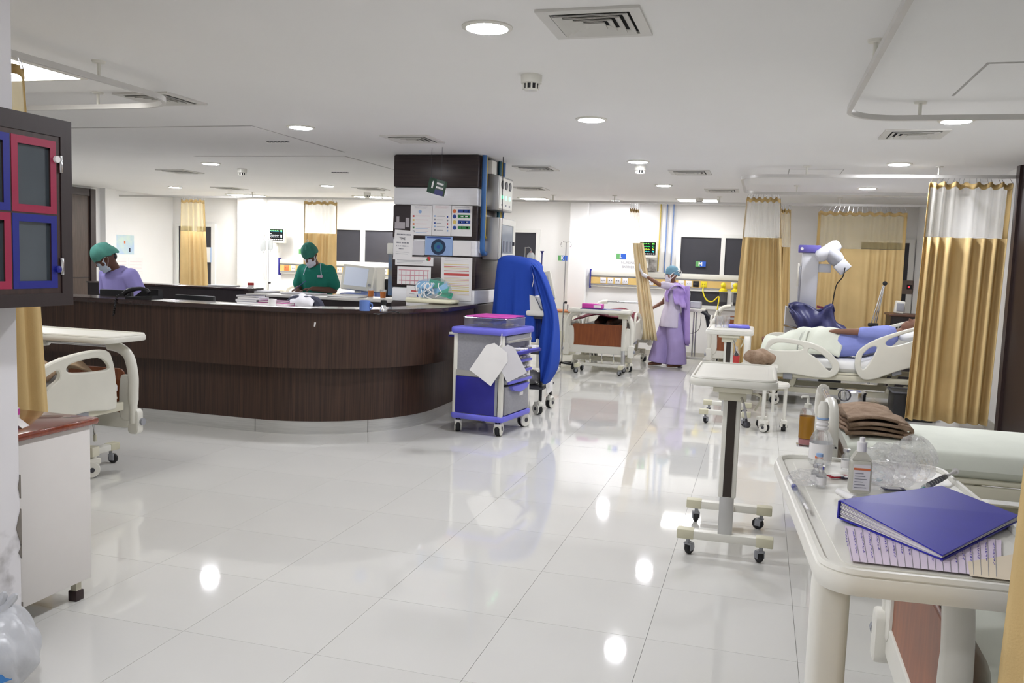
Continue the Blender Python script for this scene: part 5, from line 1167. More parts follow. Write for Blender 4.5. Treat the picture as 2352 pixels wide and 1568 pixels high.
# bed letter signs, notices, monitors, wall pipes
SG_, SB_ = mat('sign_leaf_green', (96, 160, 96), .5, var=.04), mat('sign_royal_blue', (44, 92, 190), .5, var=.04)
def letter_sign(ch, label, x, z_, y=YB-.001):
    t = thing('bed_sign', label, 'sign', (x, y, z_), 0, 'green and blue bed letter signs')
    G().box((-.085, -.006, -.045), (-.01, 0, .045)).obj('green_half', SG_, t, smooth=False); G().box((-.01, -.006, -.045), (.085, 0, .045)).obj('blue_half', SB_, t, smooth=False)
    G().mesh(text_mesh(ch, .085, bold=.003)).xf(Matrix.Translation((-.005, -.0065, -.002)) @ STAND).obj('lettering', PAPER, t, smooth=False)
letter_sign('K', 'bed sign with the letter K behind the infusion stand', -3.40, 1.645, YB-.161); letter_sign('L', 'bed sign with the letter L above the barrier notice', -2.39, 1.71)
letter_sign('M', 'bed sign with the letter M on the dark window', -1.02, 1.62, YB-.051); letter_sign('I', 'bed sign left of the man in green', -8.63, 1.61)
t = thing('wall_notice', 'white notice reading nursing barrier behind the pale curtain', 'notice', (-2.27, YB-.001, 1.48)); G().box((-.17, -.002, 0), (.19, 0, .17)).obj('sheet', PAPER, t, smooth=False)
for k, s_ in enumerate(('NURSING', 'BARRIER')): G().mesh(text_mesh(s_, .058)).xf(Matrix.Translation((.01, -.003, .12-.075*k)) @ STAND).obj('lettering', GRY, t, smooth=False)
SCR = mat('monitor_black', (12, 16, 18), .2, var=.1)
def trace(c, n): return mat('trace_'+n, c, .5, emit=1.2)
def wall_monitor(label, loc, rows, rz=0., nums=None):
    t = thing('patient_monitor', label, 'monitor', loc, rz, 'wall-mounted patient monitors')
    G().box((-.17, -.1, -.15), (.17, 0, .15), .015, 3).obj('case', WHITE, t); G().box((-.13, -.104, -.095), (.14, -.1001, .12)).obj('screen', SCR, t, smooth=False)
    for k, (z_, c, n_) in enumerate(rows):
        P = [(-.12+.17*i/24, -.107, z_+.012*(1 if i % 6 == 2 else (-.5 if i % 6 == 3 else .1*math.sin(i)))) for i in range(25)]
        G().tube(P, .0028, 4).obj('trace', trace(c, n_), t); G().mesh(text_mesh(str(nums[k] if nums else (98, 72, 36)[k % 3]), .04)).xf(Matrix.Translation((.1, -.106, z_)) @ STAND).obj('reading', trace(c, n_), t, smooth=False)
    q = G()
    for k in range(7): q.box((-.12+k*.037, -.1065, -.085), (-.095+k*.037, -.1041, -.07))
    q.obj('soft_keys', PAPER, t, smooth=False); G().box((-.04, 0, -.1), (.04, .12, -.02), .006).obj('bracket', GREYP, t); G().box((-.02, -.05, -.32), (.02, .03, -.15), .004).obj('down_arm', WHITE, t)
    return t
wall_monitor('patient monitor with green traces on the wall right of the L sign', (-1.91, 14.85, 1.84), [(.09, (120, 255, 90), 'lime'), (.045, (60, 220, 110), 'green'), (.0, (200, 220, 60), 'yellow'), (-.04, (60, 200, 200), 'cyan')])
wall_monitor('patient monitor with cyan and white numbers on the far left bay wall', (-9.1, 14.88, 1.9), [(.09, (120, 255, 90), 'lime'), (.08, (60, 200, 220), 'cyan2'), (-.0, (230, 235, 240), 'white'), (-.03, (200, 210, 220), 'pale')], R(10), ('80', '12', '86', '95'))
tag(G().box((-.09, -.06, 0), (.09, 0, .2), .015).obj('glove_dispenser', mat('dispenser_grey', (196, 194, 192), .4, col2=(120, 116, 110), vs=14), loc=(-1.86, YB-.001, 1.47)), 'small grey dispenser on the wall under the green-trace monitor', 'dispenser')
for x, m_, lb, z0 in ((-1.74, PY, 'thin yellow gas pipe on the back wall', 1.47), (-1.63, mat('pipe_pale_blue', (120, 146, 196), .4, var=.04), 'left of two pale blue gas pipes on the back wall', 1.45), (-1.52, mat('pipe_pale_blue', (120, 146, 196), .4), 'right of two pale blue gas pipes on the back wall', 1.45)):
    tag(G().cyl((x, YB-.02, z0), (x, YB-.02, CEIL), .011, n=8).obj('wall_pipe', m_), lb, 'pipe', 'gas pipes on the back wall')
t = thing('wall_poster', 'pastel green and blue poster on the left wall', 'poster', (XL+.001, 13.6, 1.44)); G().box((0, -.25, 0), (.003, .25, .36)).obj('sheet', mat('pastel_print', (206, 224, 214), .6, col2=(176, 200, 228), vs=5), t, smooth=False); G().box((.003, -.02, .2), (.0042, .02, .25)).obj('print', ORG, t, smooth=False); G().box((.003, .12, .04), (.0042, .15, .12)).obj('print', INK, t, smooth=False)
for y, lb, w_ in ((13.5, 'white form on the left wall below the poster, left one', .17), (13.9, 'white form with faint ruling on the left wall, right one', .2)):
    t = thing('wall_notice', lb, 'notice', (XL+.001, y, 1.06)); G().box((0, -w_, 0), (.002, w_, .32)).obj('sheet', PAPER, t, smooth=False)
    for k in range(4): G().box((.002, -w_*.8, .06+.06*k), (.003, w_*.8, .063+.06*k)).obj('print', PNK, t, smooth=False)
t = thing('window_notice', 'white sheet stuck on the far left window', 'notice', (-10.83, YB-.051, 1.33)); G().box((-.15, -.002, 0), (.17, 0, .3)).obj('sheet', PAPER, t, smooth=False); G().box((.15, -.003, 0), (.17, -.0021, .3)).obj('print', LBL, t, smooth=False)
t = thing('red_led_unit', 'dark wall unit with a red light in the far right bay', 'wall unit', (2.12, YB-.001, 1.25)); G().box((-.2, -.06, 0), (.19, 0, .22), .006).obj('case', mat('grey_brown_case', (120, 106, 98), .5, var=.05), t); G().box((.1, -.065, .08), (.18, -.0601, .15)).obj('display', BLACK, t, smooth=False); G().cyl((.13, -.066, .115), (.13, -.07, .115), .014, n=10).obj('red_lamp', mat('red_lamp', (255, 40, 50), .4, emit=4), t)
# ventilator trolley right of the nurse
vt = thing('ventilator_trolley', 'ventilator trolley with thick black hoses right of the nurse', 'ventilator', (-.99, 13.9, 0), 0)
for s_ in (-1, 1): G().box((s_*.2-.03, -.28, .09), (s_*.2+.03, .2, .14), .008).obj('base_leg', WHITE, vt)
G().box((-.2, -.06, .1), (.2, .0, .14), .006).obj('base_bar', WHITE, vt)
for x in (-.2, .2):
    for y in (-.25, .17): caster(vt, x, y, .045, .095, x, WHITE)
for x in (-.02, .02): G().cyl((x, 0, .14), (x, 0, .86), .012, n=10).obj('pole', CHROME, vt)
G().box((-.16, -.14, .86), (.16, .14, .91), .015).obj('tray', WHITE, vt); G().box((-.09, -.08, .911), (.09, .08, 1.02), .01).obj('control_box', XG, vt); G().box((-.07, -.086, .93), (.07, -.0801, 1.0)).obj('screen', mat('lcd_grey', (206, 208, 212), .3), vt, smooth=False)
HOSE = mat('corrugated_black', (34, 38, 42), .6, var=.1)
def hose(P, par, r=.032):
    Q = smooth_path(P, 12); G().tube(Q, [r*(1+.12*(i % 2)) for i in range(len(Q))], 9).obj('hose', HOSE, par)
hose([(-.12, -.1, .88), (-.19, -.14, .8), (-.22, -.14, .5), (-.24, -.14, .16)], vt); hose([(.1, -.1, .88), (.2, -.16, .82), (.3, -.2, .72), (.24, -.14, .6), (.2, -.1, .75), (.16, -.05, .88)], vt, .028)
G().tube(smooth_path([(-.1, -.1, .86), (-.16, -.1, .65), (-.05, -.1, .52), (.08, -.1, .6), (.1, -.1, .86)], 5), .004, 5).obj('cable', BLACK, vt)
# ventilator and equipment behind the man in green
vc = pt(822, 640, y=11.4)
v2 = thing('ventilator', 'ventilator with a large pale touch screen behind the back counter', 'ventilator', (vc.x, 11.4, 0), R(6))
G().box((-.2, -.22, .12), (.2, .22, .72), .02).obj('cabinet', WHITE, v2); G().box((-.24, -.26, .72), (.24, .24, .8), .02).obj('blue_tray', mat('pale_blue_plastic', (120, 150, 206), .4, var=.05), v2); G().box((-.2, -.2, .8), (.2, .2, 1.02), .02).obj('blue_module', mat('mid_blue_plastic', (84, 104, 160), .4, var=.1), v2)
G().box((-.04, -.03, 1.0), (.04, .05, 1.12), .01).obj('neck', WHITE, v2); s2 = G().box((-.24, -.04, 1.05), (.24, .03, 1.42), .02, rot=(R(-12), R(4), 0)).obj('screen_housing', WHITE, v2); G().box((-.19, -.046, 1.11), (.16, -.0405, 1.38), rot=(R(-12), R(4), 0), piv=(0, -.005, 1.235)).obj('screen', mat('lcd_pale', (190, 198, 214), .25, emit=.25), s2, smooth=False)
G().cyl((.2, -.06, 1.14), (.2, -.085, 1.14), .02, n=12).obj('dial', GREYP, s2)
for x in (-.17, .17):
    for y in (-.19, .19): caster(v2, x, y, .05, .12, x*4)
hm = thing('folding_arm', 'white jointed support arm beside the big ventilator screen', 'support arm', (vc.x-.45, 11.2, 0))
G().lathe([(.0, 0), (.22, 0), (.22, .04), (.05, .07), (.0, .07)], n=18).obj('foot', WHITE, hm); G().cyl((0, 0, .05), (.0, 0, .95), .05, n=14).obj('post', WHITE, hm); G().tube(smooth_path([(0, 0, .92), (-.08, 0, 1.1), (-.1, 0, 1.25)], 4), .045, 10).obj('upper_arm', WHITE, hm); G().tube(smooth_path([(-.02, 0, 1.0), (.1, 0, 1.08), (.2, 0, 1.13)], 4), .06, 12).obj('side_arm', WHITE, hm)
w2 = pt(850, 640, y=11.9); t = thing('white_blue_unit', 'white and blue medical unit right of the big ventilator screen', 'medical device', (w2.x, 11.95, 0)); G().box((-.16, -.15, .1), (.16, .15, 1.02), .02).obj('lower_body', mat('mid_blue_plastic', (84, 104, 160), .4), t); G().box((-.16, -.15, 1.021), (.16, .15, 1.4), .02).obj('upper_body', WHITE, t)
for x in (-.13, .13):
    for y in (-.12, .12): caster(t, x, y, .04, .1, x*6)
w3 = pt(874, 650, y=12.2); t = thing('black_screen_cart', 'black-fronted cart beside the pillar behind the back counter', 'medical cart', (w3.x, 12.3, 0)); G().box((-.2, -.18, .1), (.2, .18, 1.22), .015).obj('body', BLACK, t); G().lathe([(.0, 0), (.05, 0), (.05, .08), (.0, .1)], (-.02, -.1, 1.22), 14).obj('white_knob', WHITE, t)
for x in (-.16, .16):
    for y in (-.14, .14): caster(t, x, y, .04, .1, x*6)
st = iv_stand('infusion stand with two drip bags at the far left monitor', (-8.95, 14.3, 0), 1.92)
drip('left drip bottle below the far left monitor', (-9.02, 14.22, 1.55), .05, .22); drip('right drip bottle below the far left monitor', (-8.86, 14.22, 1.58), .05, .2)
tb = thing('bedside_trolley', 'white bedside trolley with a small keypad box left of the man in green', 'trolley', (-8.0, 11.6, 0)); G().box((-.25, -.2, .12), (.25, .2, .86), .015).obj('body', WHITE, tb); G().box((-.2, -.15, .861), (.15, .15, 1.0), .02, rot=(R(-10), 0, 0)).obj('box', CREAM, tb); G().box((-.1, -.158, .9), (.0, -.15, .94), .003).obj('keypad', DGREY, tb)
for x in (-.2, .2):
    for y in (-.16, .16): caster(tb, x, y, .045, .12, x*6)
# magazine rack panel hung on the left face of the pillar
t = thing('hanging_brochures', 'blue brochures in a white hanger on the left side of the pillar', 'brochures', (-3.785, 8.62, 1.14)); G().box((-.06, -.16, 0), (0, .16, .5), .01).obj('brochure', mat('brochure_print', (90, 120, 160), .4, col2=(130, 130, 120), vs=8), t); G().box((-.075, -.17, .44), (0, .17, .56), .012).obj('hanger', WHITE, t); G().tube([(-.04, 0, .56), (-.05, 0, .6), (-.03, 0, .62)], .004, 5).obj('hook', CHROME, t)
# ------------------------------------------------------------------ things on and behind the counters
ZC = 1.1005
def on_counter(u, y=6.45): return pt(u, 715, y=y).x
ph = thing('telephone', 'black desk telephone with its cord hanging over the counter edge', 'telephone', (on_counter(335, 6.45), 6.42, ZC), R(8))
G().prism([(-.12, -.09, 0), (.13, -.09, 0), (.13, -.09, .035), (-.12, -.09, .02)], (0, .19, 0)).obj('base', BLACK, ph)
G().prism([(-.1, .02, .02), (.13, .02, .035), (.13, .02, .09), (-.02, .02, .08)], (0, .07, 0)).obj('screen_block', BLACK, ph)
G().tube(smooth_path([(-.15, -.06, .04), (-.1, -.06, .075), (0, -.06, .095), (.06, -.06, .085), (.09, -.06, .06)], 5), [.022]*8+[.018]*8+[.02]*5, 10).obj('handset', BLACK, ph)
Pc = [(-.17+.008*math.cos(i*1.5)-.0006*i, -.12+.008*math.sin(i*1.5)-.02*min(1, i/12), .035-.004*i) for i in range(46)]
G().tube(Pc, .005, 5).obj('coiled_cord', BLACK, ph)
def monitor(label, u, zt, y, w_=.45, rz=0.):
    x = pt(u, 700, y=y).x; t = thing('computer_monitor', label, 'monitor', (x, y, .741), rz, 'computer monitors behind the counter')
    h = zt-.741; G().box((-w_/2, -.02, h-.3), (w_/2, .02, h), .01).obj('housing', BLACK, t); G().box((-w_/2+.015, .0201, h-.28), (w_/2-.015, .024, h-.02)).obj('screen', mat('dark_screen', (24, 28, 40), .2, var=.1), t, smooth=False)
    G().box((-.03, -.03, .01), (.03, .0, h-.25), .005).obj('stand', BLACK, t); G().box((-.1, -.08, 0), (.1, .08, .015), .005).obj('foot', BLACK, t)
monitor('computer monitor in front of the man in purple scrubs', 268, 1.155, 6.72, .36); monitor('computer monitor behind the counter right of the telephone', 448, 1.135, 6.8, .42)
def stack(label, cat, u, y, sizes, mats, name='book', z=ZC, rz=0., grp=None):
    x = pt(u, 710, y=y).x
    for k, ((a, b_, h), m_) in enumerate(zip(sizes, mats)):
        t = thing(name, label[k], cat, (x+random.Random(k).uniform(-.015, .015), y, z), rz+random.Random(k+9).uniform(-.12, .12), grp)
        G().box((-a/2, -b_/2, 0), (a/2, b_/2, .003)).box((-a/2, -b_/2, h-.003), (a/2, b_/2, h)).box((-a/2, b_/2-.003, .003), (a/2, b_/2, h-.003)).obj('cover', m_, t, smooth=False); G().box((-a/2+.004, -b_/2+.003, .0031), (a/2-.004, b_/2-.0031, h-.0031)).obj('pages', PAPER, t, smooth=False); z += h+.0005
BK = [mat('book_grey', (150, 148, 160), .6, var=.05), mat('book_white', (206, 204, 210), .6, var=.03), mat('book_dark', (60, 56, 72), .6, var=.05), mat('book_magenta', (176, 50, 130), .5, var=.05), mat('book_plum', (96, 30, 80), .5, var=.05)]
stack(['bottom grey register in the stack on the counter', 'white register second from the bottom of the counter stack', 'third register of the counter stack', 'topmost register of the counter stack'], 'book', 578, 6.53, [(.22, .16, .022), (.21, .15, .02), (.22, .15, .018), (.2, .15, .016)], [BK[1], BK[0], BK[1], BK[2]], grp='registers stacked on the counter')
stack(['magenta folder on the counter beside the registers', 'plum folder lying on the magenta folder'], 'folder', 632, 6.53, [(.26, .16, .025), (.22, .14, .018)], [BK[3], BK[4]], 'folder', grp='folders on the counter')
tb = thing('white_tub', 'small white tub among the magenta folders on the counter', 'tub', (pt(637, 705, y=6.5).x, 6.42, ZC)); G().lathe([(.0, 0), (.03, 0), (.033, .05), (.0, .05)], n=14).obj('pot', PAPER, tb); G().lathe([(.0, .0505), (.035, .0505), (.035, .06), (.0, .062)], n=14).obj('lid', PAPER, tb)
for u0, u1, lb in ((358, 394, 'short white sheet on the counter right of the telephone'), (492, 720, 'long white strip painting the reflection line along the counter top')):  # short one is paper; long one paints the counter top's bright reflection in white
    a, b_ = on_counter(u0, 6.4), on_counter(u1, 6.4); tag(G().box((a, 6.34, ZC), (b_, 6.5, ZC+.0012)).obj('paper_and_sheen_strip', PAPER, smooth=False), lb, 'paper')
ch = thing('office_chair', 'chair behind the counter with a white cloth over its back', 'chair', (pt(702, 706, y=7.25).x, 7.25, 0), R(4))
BLK = mat('dark_chair_fabric', (60, 62, 78), .8, var=.08)
G().mesh(plate_mesh(rrect(-.2, .72, .2, 1.16, .12), th=.06, bev=.02)).xf(Matrix.Translation((0, -.02, 0)) @ STAND).obj('backrest', BLK, ch); G().box((-.22, .0, .44), (.22, .44, .52), .04, 3).obj('seat', BLK, ch); G().box((-.03, -.03, .46), (.03, .03, .8), .008).obj('back_stem', BLACK, ch); G().cyl((0, .2, .1), (0, .2, .45), .03, n=10).obj('gas_lift', BLACK, ch)
for k in range(5):
    a = 2*PI*k/5; G().box((-.02, 0, .06), (.02, .28, .1), .006).xf(Matrix.Translation((0, .2, 0)) @ Matrix.Rotation(a, 4, 'Z')).obj('base_leg', BLACK, ch); caster(ch, -math.sin(a)*.26, .2+math.cos(a)*.26, .028, .062, a, BLACK)
tag(G().grid(lambda u, v: Vector((-.16+.26*u+.02*math.sin(v*5), (-.065 if v < .5 else .045)*min(1, abs(v-.5)*8), 1.175-.012*(2*u-1)**2*3-abs(v-.5)*.5+.006*math.sin(u*17))), 20, 24).obj('white_cloth', mat('soft_white_cloth', (216, 214, 218), .9, var=.03, bump=.3, bs=14), loc=(pt(702, 706, y=7.25).x, 7.23, 0), solid=.006, ang=180), 'white cloth thrown over the chair back behind the counter', 'cloth')
mg = thing('blue_mug', 'pale blue mug on the counter left of the pillar', 'mug', (on_counter(838, 6.62), 6.62, ZC)); MB = mat('mug_blue', (104, 136, 206), .35, var=.04)
mg.location = (pt(838, 708, y=6.45).x, 6.45, ZC)
G().lathe([(.0, 0), (.042, 0), (.044, .004), (.044, .086), (.039, .086), (.039, .01), (.0, .008)], n=24, caps=False).obj('cup', MB, mg); G().tube(smooth_path([(.043, 0, .066), (.062, 0, .06), (.066, 0, .04), (.058, 0, .022), (.043, 0, .018)], 4), .006, 6).obj('handle', MB, mg)
tc_ = thing('small_torch', 'small black and chrome lamp standing on the counter by the mug', 'lamp', (pt(881, 712, y=6.5).x, 6.5, ZC)); G().lathe([(.0, 0), (.032, 0), (.03, .015), (.016, .05), (.0, .05)], n=16).obj('chrome_foot', CHROME, tc_); G().lathe([(.0, .0505), (.018, .0505), (.026, .07), (.024, .092), (.0, .096)], n=16).obj('black_head', BLACK, tc_)
c0 = pt(858, 722, z=ZC); c1 = pt(918, 720, z=ZC); tag(G().tube(smooth_path([(c0.x, c0.y, ZC+.006), (c0.x+.06, c0.y-.02, ZC+.006), ((c0.x+c1.x)/2, c0.y-.03, ZC+.006), (c1.x-.06, c1.y+.0, ZC+.012), (c1.x, c1.y, ZC+.006)], 6), .005, 6).obj('stethoscope_tube', BLACK), 'black tube coiled at the foot of the small counter lamp', 'tube')
ZB_ = 1.0855
def cup(label, u, y):
    t = thing('orange_cup', label, 'cup', (pt(u, 665, y=y).x, y, ZB_), 0, 'orange cups on the back counter'); G().lathe([(.0, 0), (.03, 0), (.038, .1), (.034, .1), (.028, .006), (.0, .005)], n=16, caps=False).obj('cup', CLEARB, t); G().lathe([(.0, .006), (.028, .006), (.034, .075), (.0, .075)], n=16).obj('orange_drink', mat('orange_drink', (226, 130, 40), .3, var=.06), t)
cup('left cup of orange drink on the back counter', 852, 9.05); cup('right cup of orange drink near the pillar', 880, 8.85)
def sheets(label, u0, u1, y0, y1, z, n, name='paper_pile', m_=PAPER, dz=.004):
    a, b_ = pt(u0, 670, y=(y0+y1)/2).x, pt(u1, 670, y=(y0+y1)/2).x; t = thing(name, label, 'papers', ((a+b_)/2, (y0+y1)/2, z))
    for k in range(n):
        w_ = (b_-a)/2; G().box((-w_, -(y1-y0)/2, k*dz), (w_, (y1-y0)/2, k*dz+dz*.8)).xf(Matrix.Rotation(random.Random(k+int(u0)).uniform(-.15, .15), 4, 'Z')).obj('sheet', m_ if k % 2 == 0 else BK[1], t, smooth=False)
sheets('untidy papers on the tall part of the back counter', 490, 540, 8.7, 8.92, 1.136, 5); sheets('papers left of the writing man on the low back counter', 572, 628, 8.7, 9.0, ZB_, 6); sheets('papers under the hands of the man in green', 662, 735, 8.75, 9.1, ZB_, 4); sheets('lilac papers along the right of the back counter', 760, 835, 8.65, 8.85, ZB_, 3)
t = thing('shallow_tray', 'shallow grey tray on the back counter in front of the ventilator', 'tray', (pt(808, 672, y=9.0).x, 9.02, ZB_)); G().box((-.18, -.12, 0), (.18, .12, .008), .003).obj('base', GREYP, t); G().tube([(x, y, .012) for x, y in rrect(-.18, -.12, .18, .12, .02)], .006, 6, True).obj('rim', PAPER, t)
for u, lb, m_ in ((562, 'small purple-capped pot on the back counter', PUR), (576, 'small red-capped pot on the back counter', RED)):
    t = thing('small_pot', lb, 'pot', (pt(u, 660, y=9.1).x, 9.1, 1.0305 if u < 565 else ZB_)); G().lathe([(.0, 0), (.035, 0), (.035, .07), (.0, .07)], n=14).obj('body', PAPER, t); G().lathe([(.0, .0705), (.037, .0705), (.037, .1), (.0, .1)], n=14).obj('cap', m_, t)
# bed L table top
t = thing('magenta_tissue_box', 'magenta and white tissue box on the table of the maroon-blanket bed', 'box', (-2.3, 12.1, .922)); G().box((-.15, -.06, 0), (.15, .06, .07), .005).obj('carton', MAG, t); G().box((.02, -.062, .015), (.13, -.0601, .05)).obj('white_print', PAPER, t, smooth=False)
tag(G().box((-.3, -.1, 0), (.28, .1, .008), .002).obj('blue_clipboard', NAVY, loc=(-2.17, 12.12, .9225-.008)), 'navy clipboard under the magenta tissue box', 'clipboard')
bpy.data.objects['blue_clipboard'].location.z = .9135; t.location.z = .923
# small overbed table: glasses, folder, bottle
for k, (u, lb) in enumerate(((1650, 'left clear glass on the small overbed table'), (1667, 'right clear glass on the small overbed table'))):
    p_ = pt(u, 752, z=.951); t = tag(G().lathe([(.0, 0), (.032, 0), (.04, .12), (.037, .12), (.03, .006), (.0, .005)], n=18, caps=False).obj('drinking_glass', CLEARB, loc=p_), lb, 'glass', 'glasses on the small overbed table')
fd = Vector((-.2, 9.2, .951)); t = thing('blue_folder', 'periwinkle blue folder on the small overbed table', 'folder', (fd.x-.01, fd.y, .9505), R(3)); G().box((-.11, -.16, 0), (.11, .16, .02), .004).obj('cover', LILACB, t); G().box((-.03, -.05, .0201), (.03, .03, .0215)).obj('label_sticker', PAPER, t, smooth=False)
bt = pt(1691, 822, y=9.75); t = thing('red_label_bottle', 'bottle with a red label behind the small overbed table', 'bottle', (bt.x+.0, 9.75, .0))
G().box((-.1, -.1, 0), (.1, .1, .5), .01).obj('carton_stand', CREAM, t); G().lathe([(.0, .5), (.035, .5), (.035, .62), (.012, .66), (.012, .7), (.0, .7)], n=16).obj('flask', CLEARB, t); G().lathe([(.036, .52), (.036, .6)], n=16, caps=False).obj('label_wrap', RED, t)
t['label'] = 'red-labelled bottle on a low cream stand behind the small overbed table'
TOW = mat('brown_towel', (166, 142, 120), .95, col2=(138, 114, 92), vs=18, bump=.6, bs=90)
q = G().sph((0, 0, .08), (.17, .13, .09), 18)
for v in q.bm.verts: v.co += Vector((math.sin(v.co.y*40), math.sin(v.co.x*33), math.sin((v.co.x+v.co.y)*36)))*.012; v.co.z = max(.002, v.co.z)
bl = pt(1745, 818, y=9.9); tag(q.obj('brown_bundle', TOW, loc=(bl.x, 9.9, .5)), 'crumpled brown towel bundle beside the patient bed', 'towel'); t = thing('side_stand', 'white bedside stand under the brown towel bundle', 'stand', (bl.x, 9.9, 0)); G().box((-.2, -.15, .44), (.2, .15, .498), .01).obj('top', WHITE, t)
for sx_ in (-.17, .17):
    for sy_ in (-.12, .12): G().cyl((sx_, sy_, 0), (sx_, sy_, .44), .015, n=8).obj('leg', WHITE, t)
# ------------------------------------------------------------------ foreground right: towel, pump bottle, table clutter
tw = thing('folded_towel', 'folded brown towel on the foot of the empty foreground bed', 'towel', (.64, 5.32, .652), R(4))
def layer(z0, L, W, off, wave): 
    q = G(); q.grid(lambda u, v: Vector((-W/2+W*u+off+.008*math.sin(v*7), -L/2+L*v, z0+wave*math.sin(u*PI)*1.0+.006*math.sin(v*11+u*4))), 14, 18); return q
for k, (z0, L, W, off, wv) in enumerate(((.012, .62, .34, 0, .004), (.034, .58, .3, -.01, .01), (.056, .62, .33, .01, .014), (.08, .56, .31, -.005, .022))): layer(z0, L, W, off, wv).obj('fold', TOW, tw, solid=.016, ang=180)
G().tube(smooth_path([(.13, -.29, .02), (.17, -.29, .035), (.16, -.29, .06), (.1, -.29, .075)], 4), .012, 8).obj('rolled_edge', TOW, tw)
pb = pt(1850, 1020, y=4.68); pm = thing('pump_bottle', 'tall amber pump bottle with white pump at the foot of the foreground bed', 'bottle', (pb.x, 4.68, pb.z), 0)
AMB = mat('amber_liquid', (196, 140, 40), .25, trans=.2, var=.06)
G().lathe([(.0, .0), (.036, .0), (.038, .01), (.038, .165), (.03, .185), (.014, .195), (.0, .195)], n=22).obj('bottle', CLEARB, pm); G().lathe([(.0, .003), (.034, .003), (.035, .03), (.0, .03)], n=20).obj('pink_band', mat('pink_soap', (224, 150, 150), .4, var=.05), pm); G().lathe([(.0385, .035), (.0385, .15)], n=22, caps=False).obj('label_wrap', AMB, pm); G().lathe([(.0, .195), (.018, .195), (.018, .215), (.006, .217), (.006, .245), (.0, .245)], n=14).obj('pump_collar', WHITE, pm); G().tube([(0, 0, .245), (.0, 0, .252), (-.03, 0, .25), (-.036, 0, .243)], .006, 6).obj('nozzle', WHITE, pm)
hd_ = thing('bottle_holder', 'small chrome bracket holding the pump bottle at the bed foot', 'bracket', (pb.x, 4.68, pb.z)); G().box((-.045, -.045, -.008), (.045, .045, -.002), .003).obj('shelf', CHROME, hd_); G().box((.03, -.01, -.008), (.42-pb.x-.0, .01, -.003)).box((.41-pb.x, -.01, -.008), (.42-pb.x, .16, -.003)).obj('arm', CHROME, hd_, smooth=False)
ZT = 1.0015
def T(u, v, z=ZT): return pt(u, v, z=z)
# inverted infusion bottle
p_ = T(1883, 1064); t = thing('infusion_bottle', 'tall clear infusion bottle with white cap, far side of the cluttered table', 'bottle', p_)
G().lathe([(.0, 0), (.029, 0), (.031, .006), (.031, .07), (.022, .09), (.014, .098), (.0, .098)], n=22).obj('bottle', CLEARB, t); G().lathe([(.0315, .015), (.0315, .06)], n=22, caps=False).obj('label_wrap', PAPER, t); G().box((-.016, -.0335, .02), (.004, -.0318, .028)).obj('orange_mark', ORG, t, smooth=False); G().lathe([(.0, .098), (.016, .098), (.018, .104), (.014, .108), (.018, .114), (.014, .12), (.017, .126), (.0, .128)], n=16).obj('ribbed_neck', PAPER, t); G().lathe([(.0, .128), (.015, .128), (.016, .16), (.009, .178), (.0, .18)], n=16).obj('cap', WHITE, t); G().lathe([(.0165, .128), (.0165, .133)], n=16, caps=False).obj('blue_ring', LBL, t)
p_ = T(1972, 1132); t = thing('plastic_vial_bottle', 'flat clear bottle with orange-striped label in front of the wrap', 'bottle', p_, R(6))
G().box((-.026, -.018, 0), (.026, .018, .085), .01, 3).obj('bottle', mat('frosted_bottle', (226, 224, 210), .3, trans=.45, alpha=.85), t); G().prism([(-.024, -.014, .085), (.024, -.014, .085), (.01, -.008, .105), (-.01, -.008, .105)], (0, .024, 0)).obj('shoulder', mat('frosted_bottle', (226, 224, 210), .3), t); G().box((-.019, -.0195, .012), (.019, -.0185, .075)).obj('label_sticker', PAPER, t, smooth=False); G().box((-.019, -.0202, .062), (.019, -.0196, .067)).obj('orange_stripe', ORG, t, smooth=False)
for k in range(6): G().box((-.016, -.0202, .018+.007*k), (.012-.004*(k % 3), -.0196, .0195+.007*k)).obj('print', GRY, t, smooth=False)
G().lathe([(.0, .105), (.011, .105), (.012, .128), (.006, .13), (.006, .14), (.0, .142)], n=14).obj('cap', PAPER, t)
for k, (u, v, h, lb) in enumerate(((1885, 1117, .045, 'small clear vial with silver cap in the middle of three'), (1942, 1078, .05, 'vial with silver cap behind the flat bottle'), (1873, 1108, .04, 'vial lying close behind the middle vial'), (1880, 1090, .05, 'vial with bluish cap in front of the infusion bottle'))):
    p_ = T(u, v); t = thing('medicine_vial', lb, 'vial', p_, 0, 'small medicine vials'); G().lathe([(.0, 0), (.0115, 0), (.0125, .003), (.0125, h-.012), (.007, h-.006), (.007, h), (.0, h)], n=16).obj('glass', CLEARB, t); G().lathe([(.0, h), (.009, h), (.009, h+.008), (.0, h+.009)], n=14).obj('cap', CHROME if k != 3 else LBL, t); G().lathe([(.013, .006), (.013, h*.55)], n=16, caps=False).obj('label_wrap', PAPER, t)
def syringe(label, a, b_, cap=None):
    a, b_ = Vector(a), Vector(b_); t = thing('syringe', label, 'syringe', a, 0, 'syringes on the cluttered table'); d = b_-a
    G().cyl(d*.3, d*.95, .0075, n=12).obj('barrel', CLEARB, t); G().cyl(d*.0, d*.34, .004, n=8).lathe([(.0, 0), (.009, 0), (.009, .0015), (.0, .0015)], (0, 0, 0), 12, d).obj('plunger', PAPER, t); G().cyl(d*.33, d*.4, .0068, n=12).obj('stopper', mat('blue_stopper', (60, 70, 150), .5, var=.05) if cap is None else BLACK, t); G().cyl(d*.95, d*1.15, .003, n=8).obj('needle_hub', cap or PAPER, t)
    if cap: 
        for k in range(6): G().cyl(d*(.45+.07*k), d*(.453+.07*k), .0079, n=12).obj('scale_mark', INK, t)
a_, b_ = T(1812, 1098, ZT+.008), T(1850, 1160, ZT+.008); syringe('syringe with blue plunger at the left edge of the cluttered table', a_, b_)
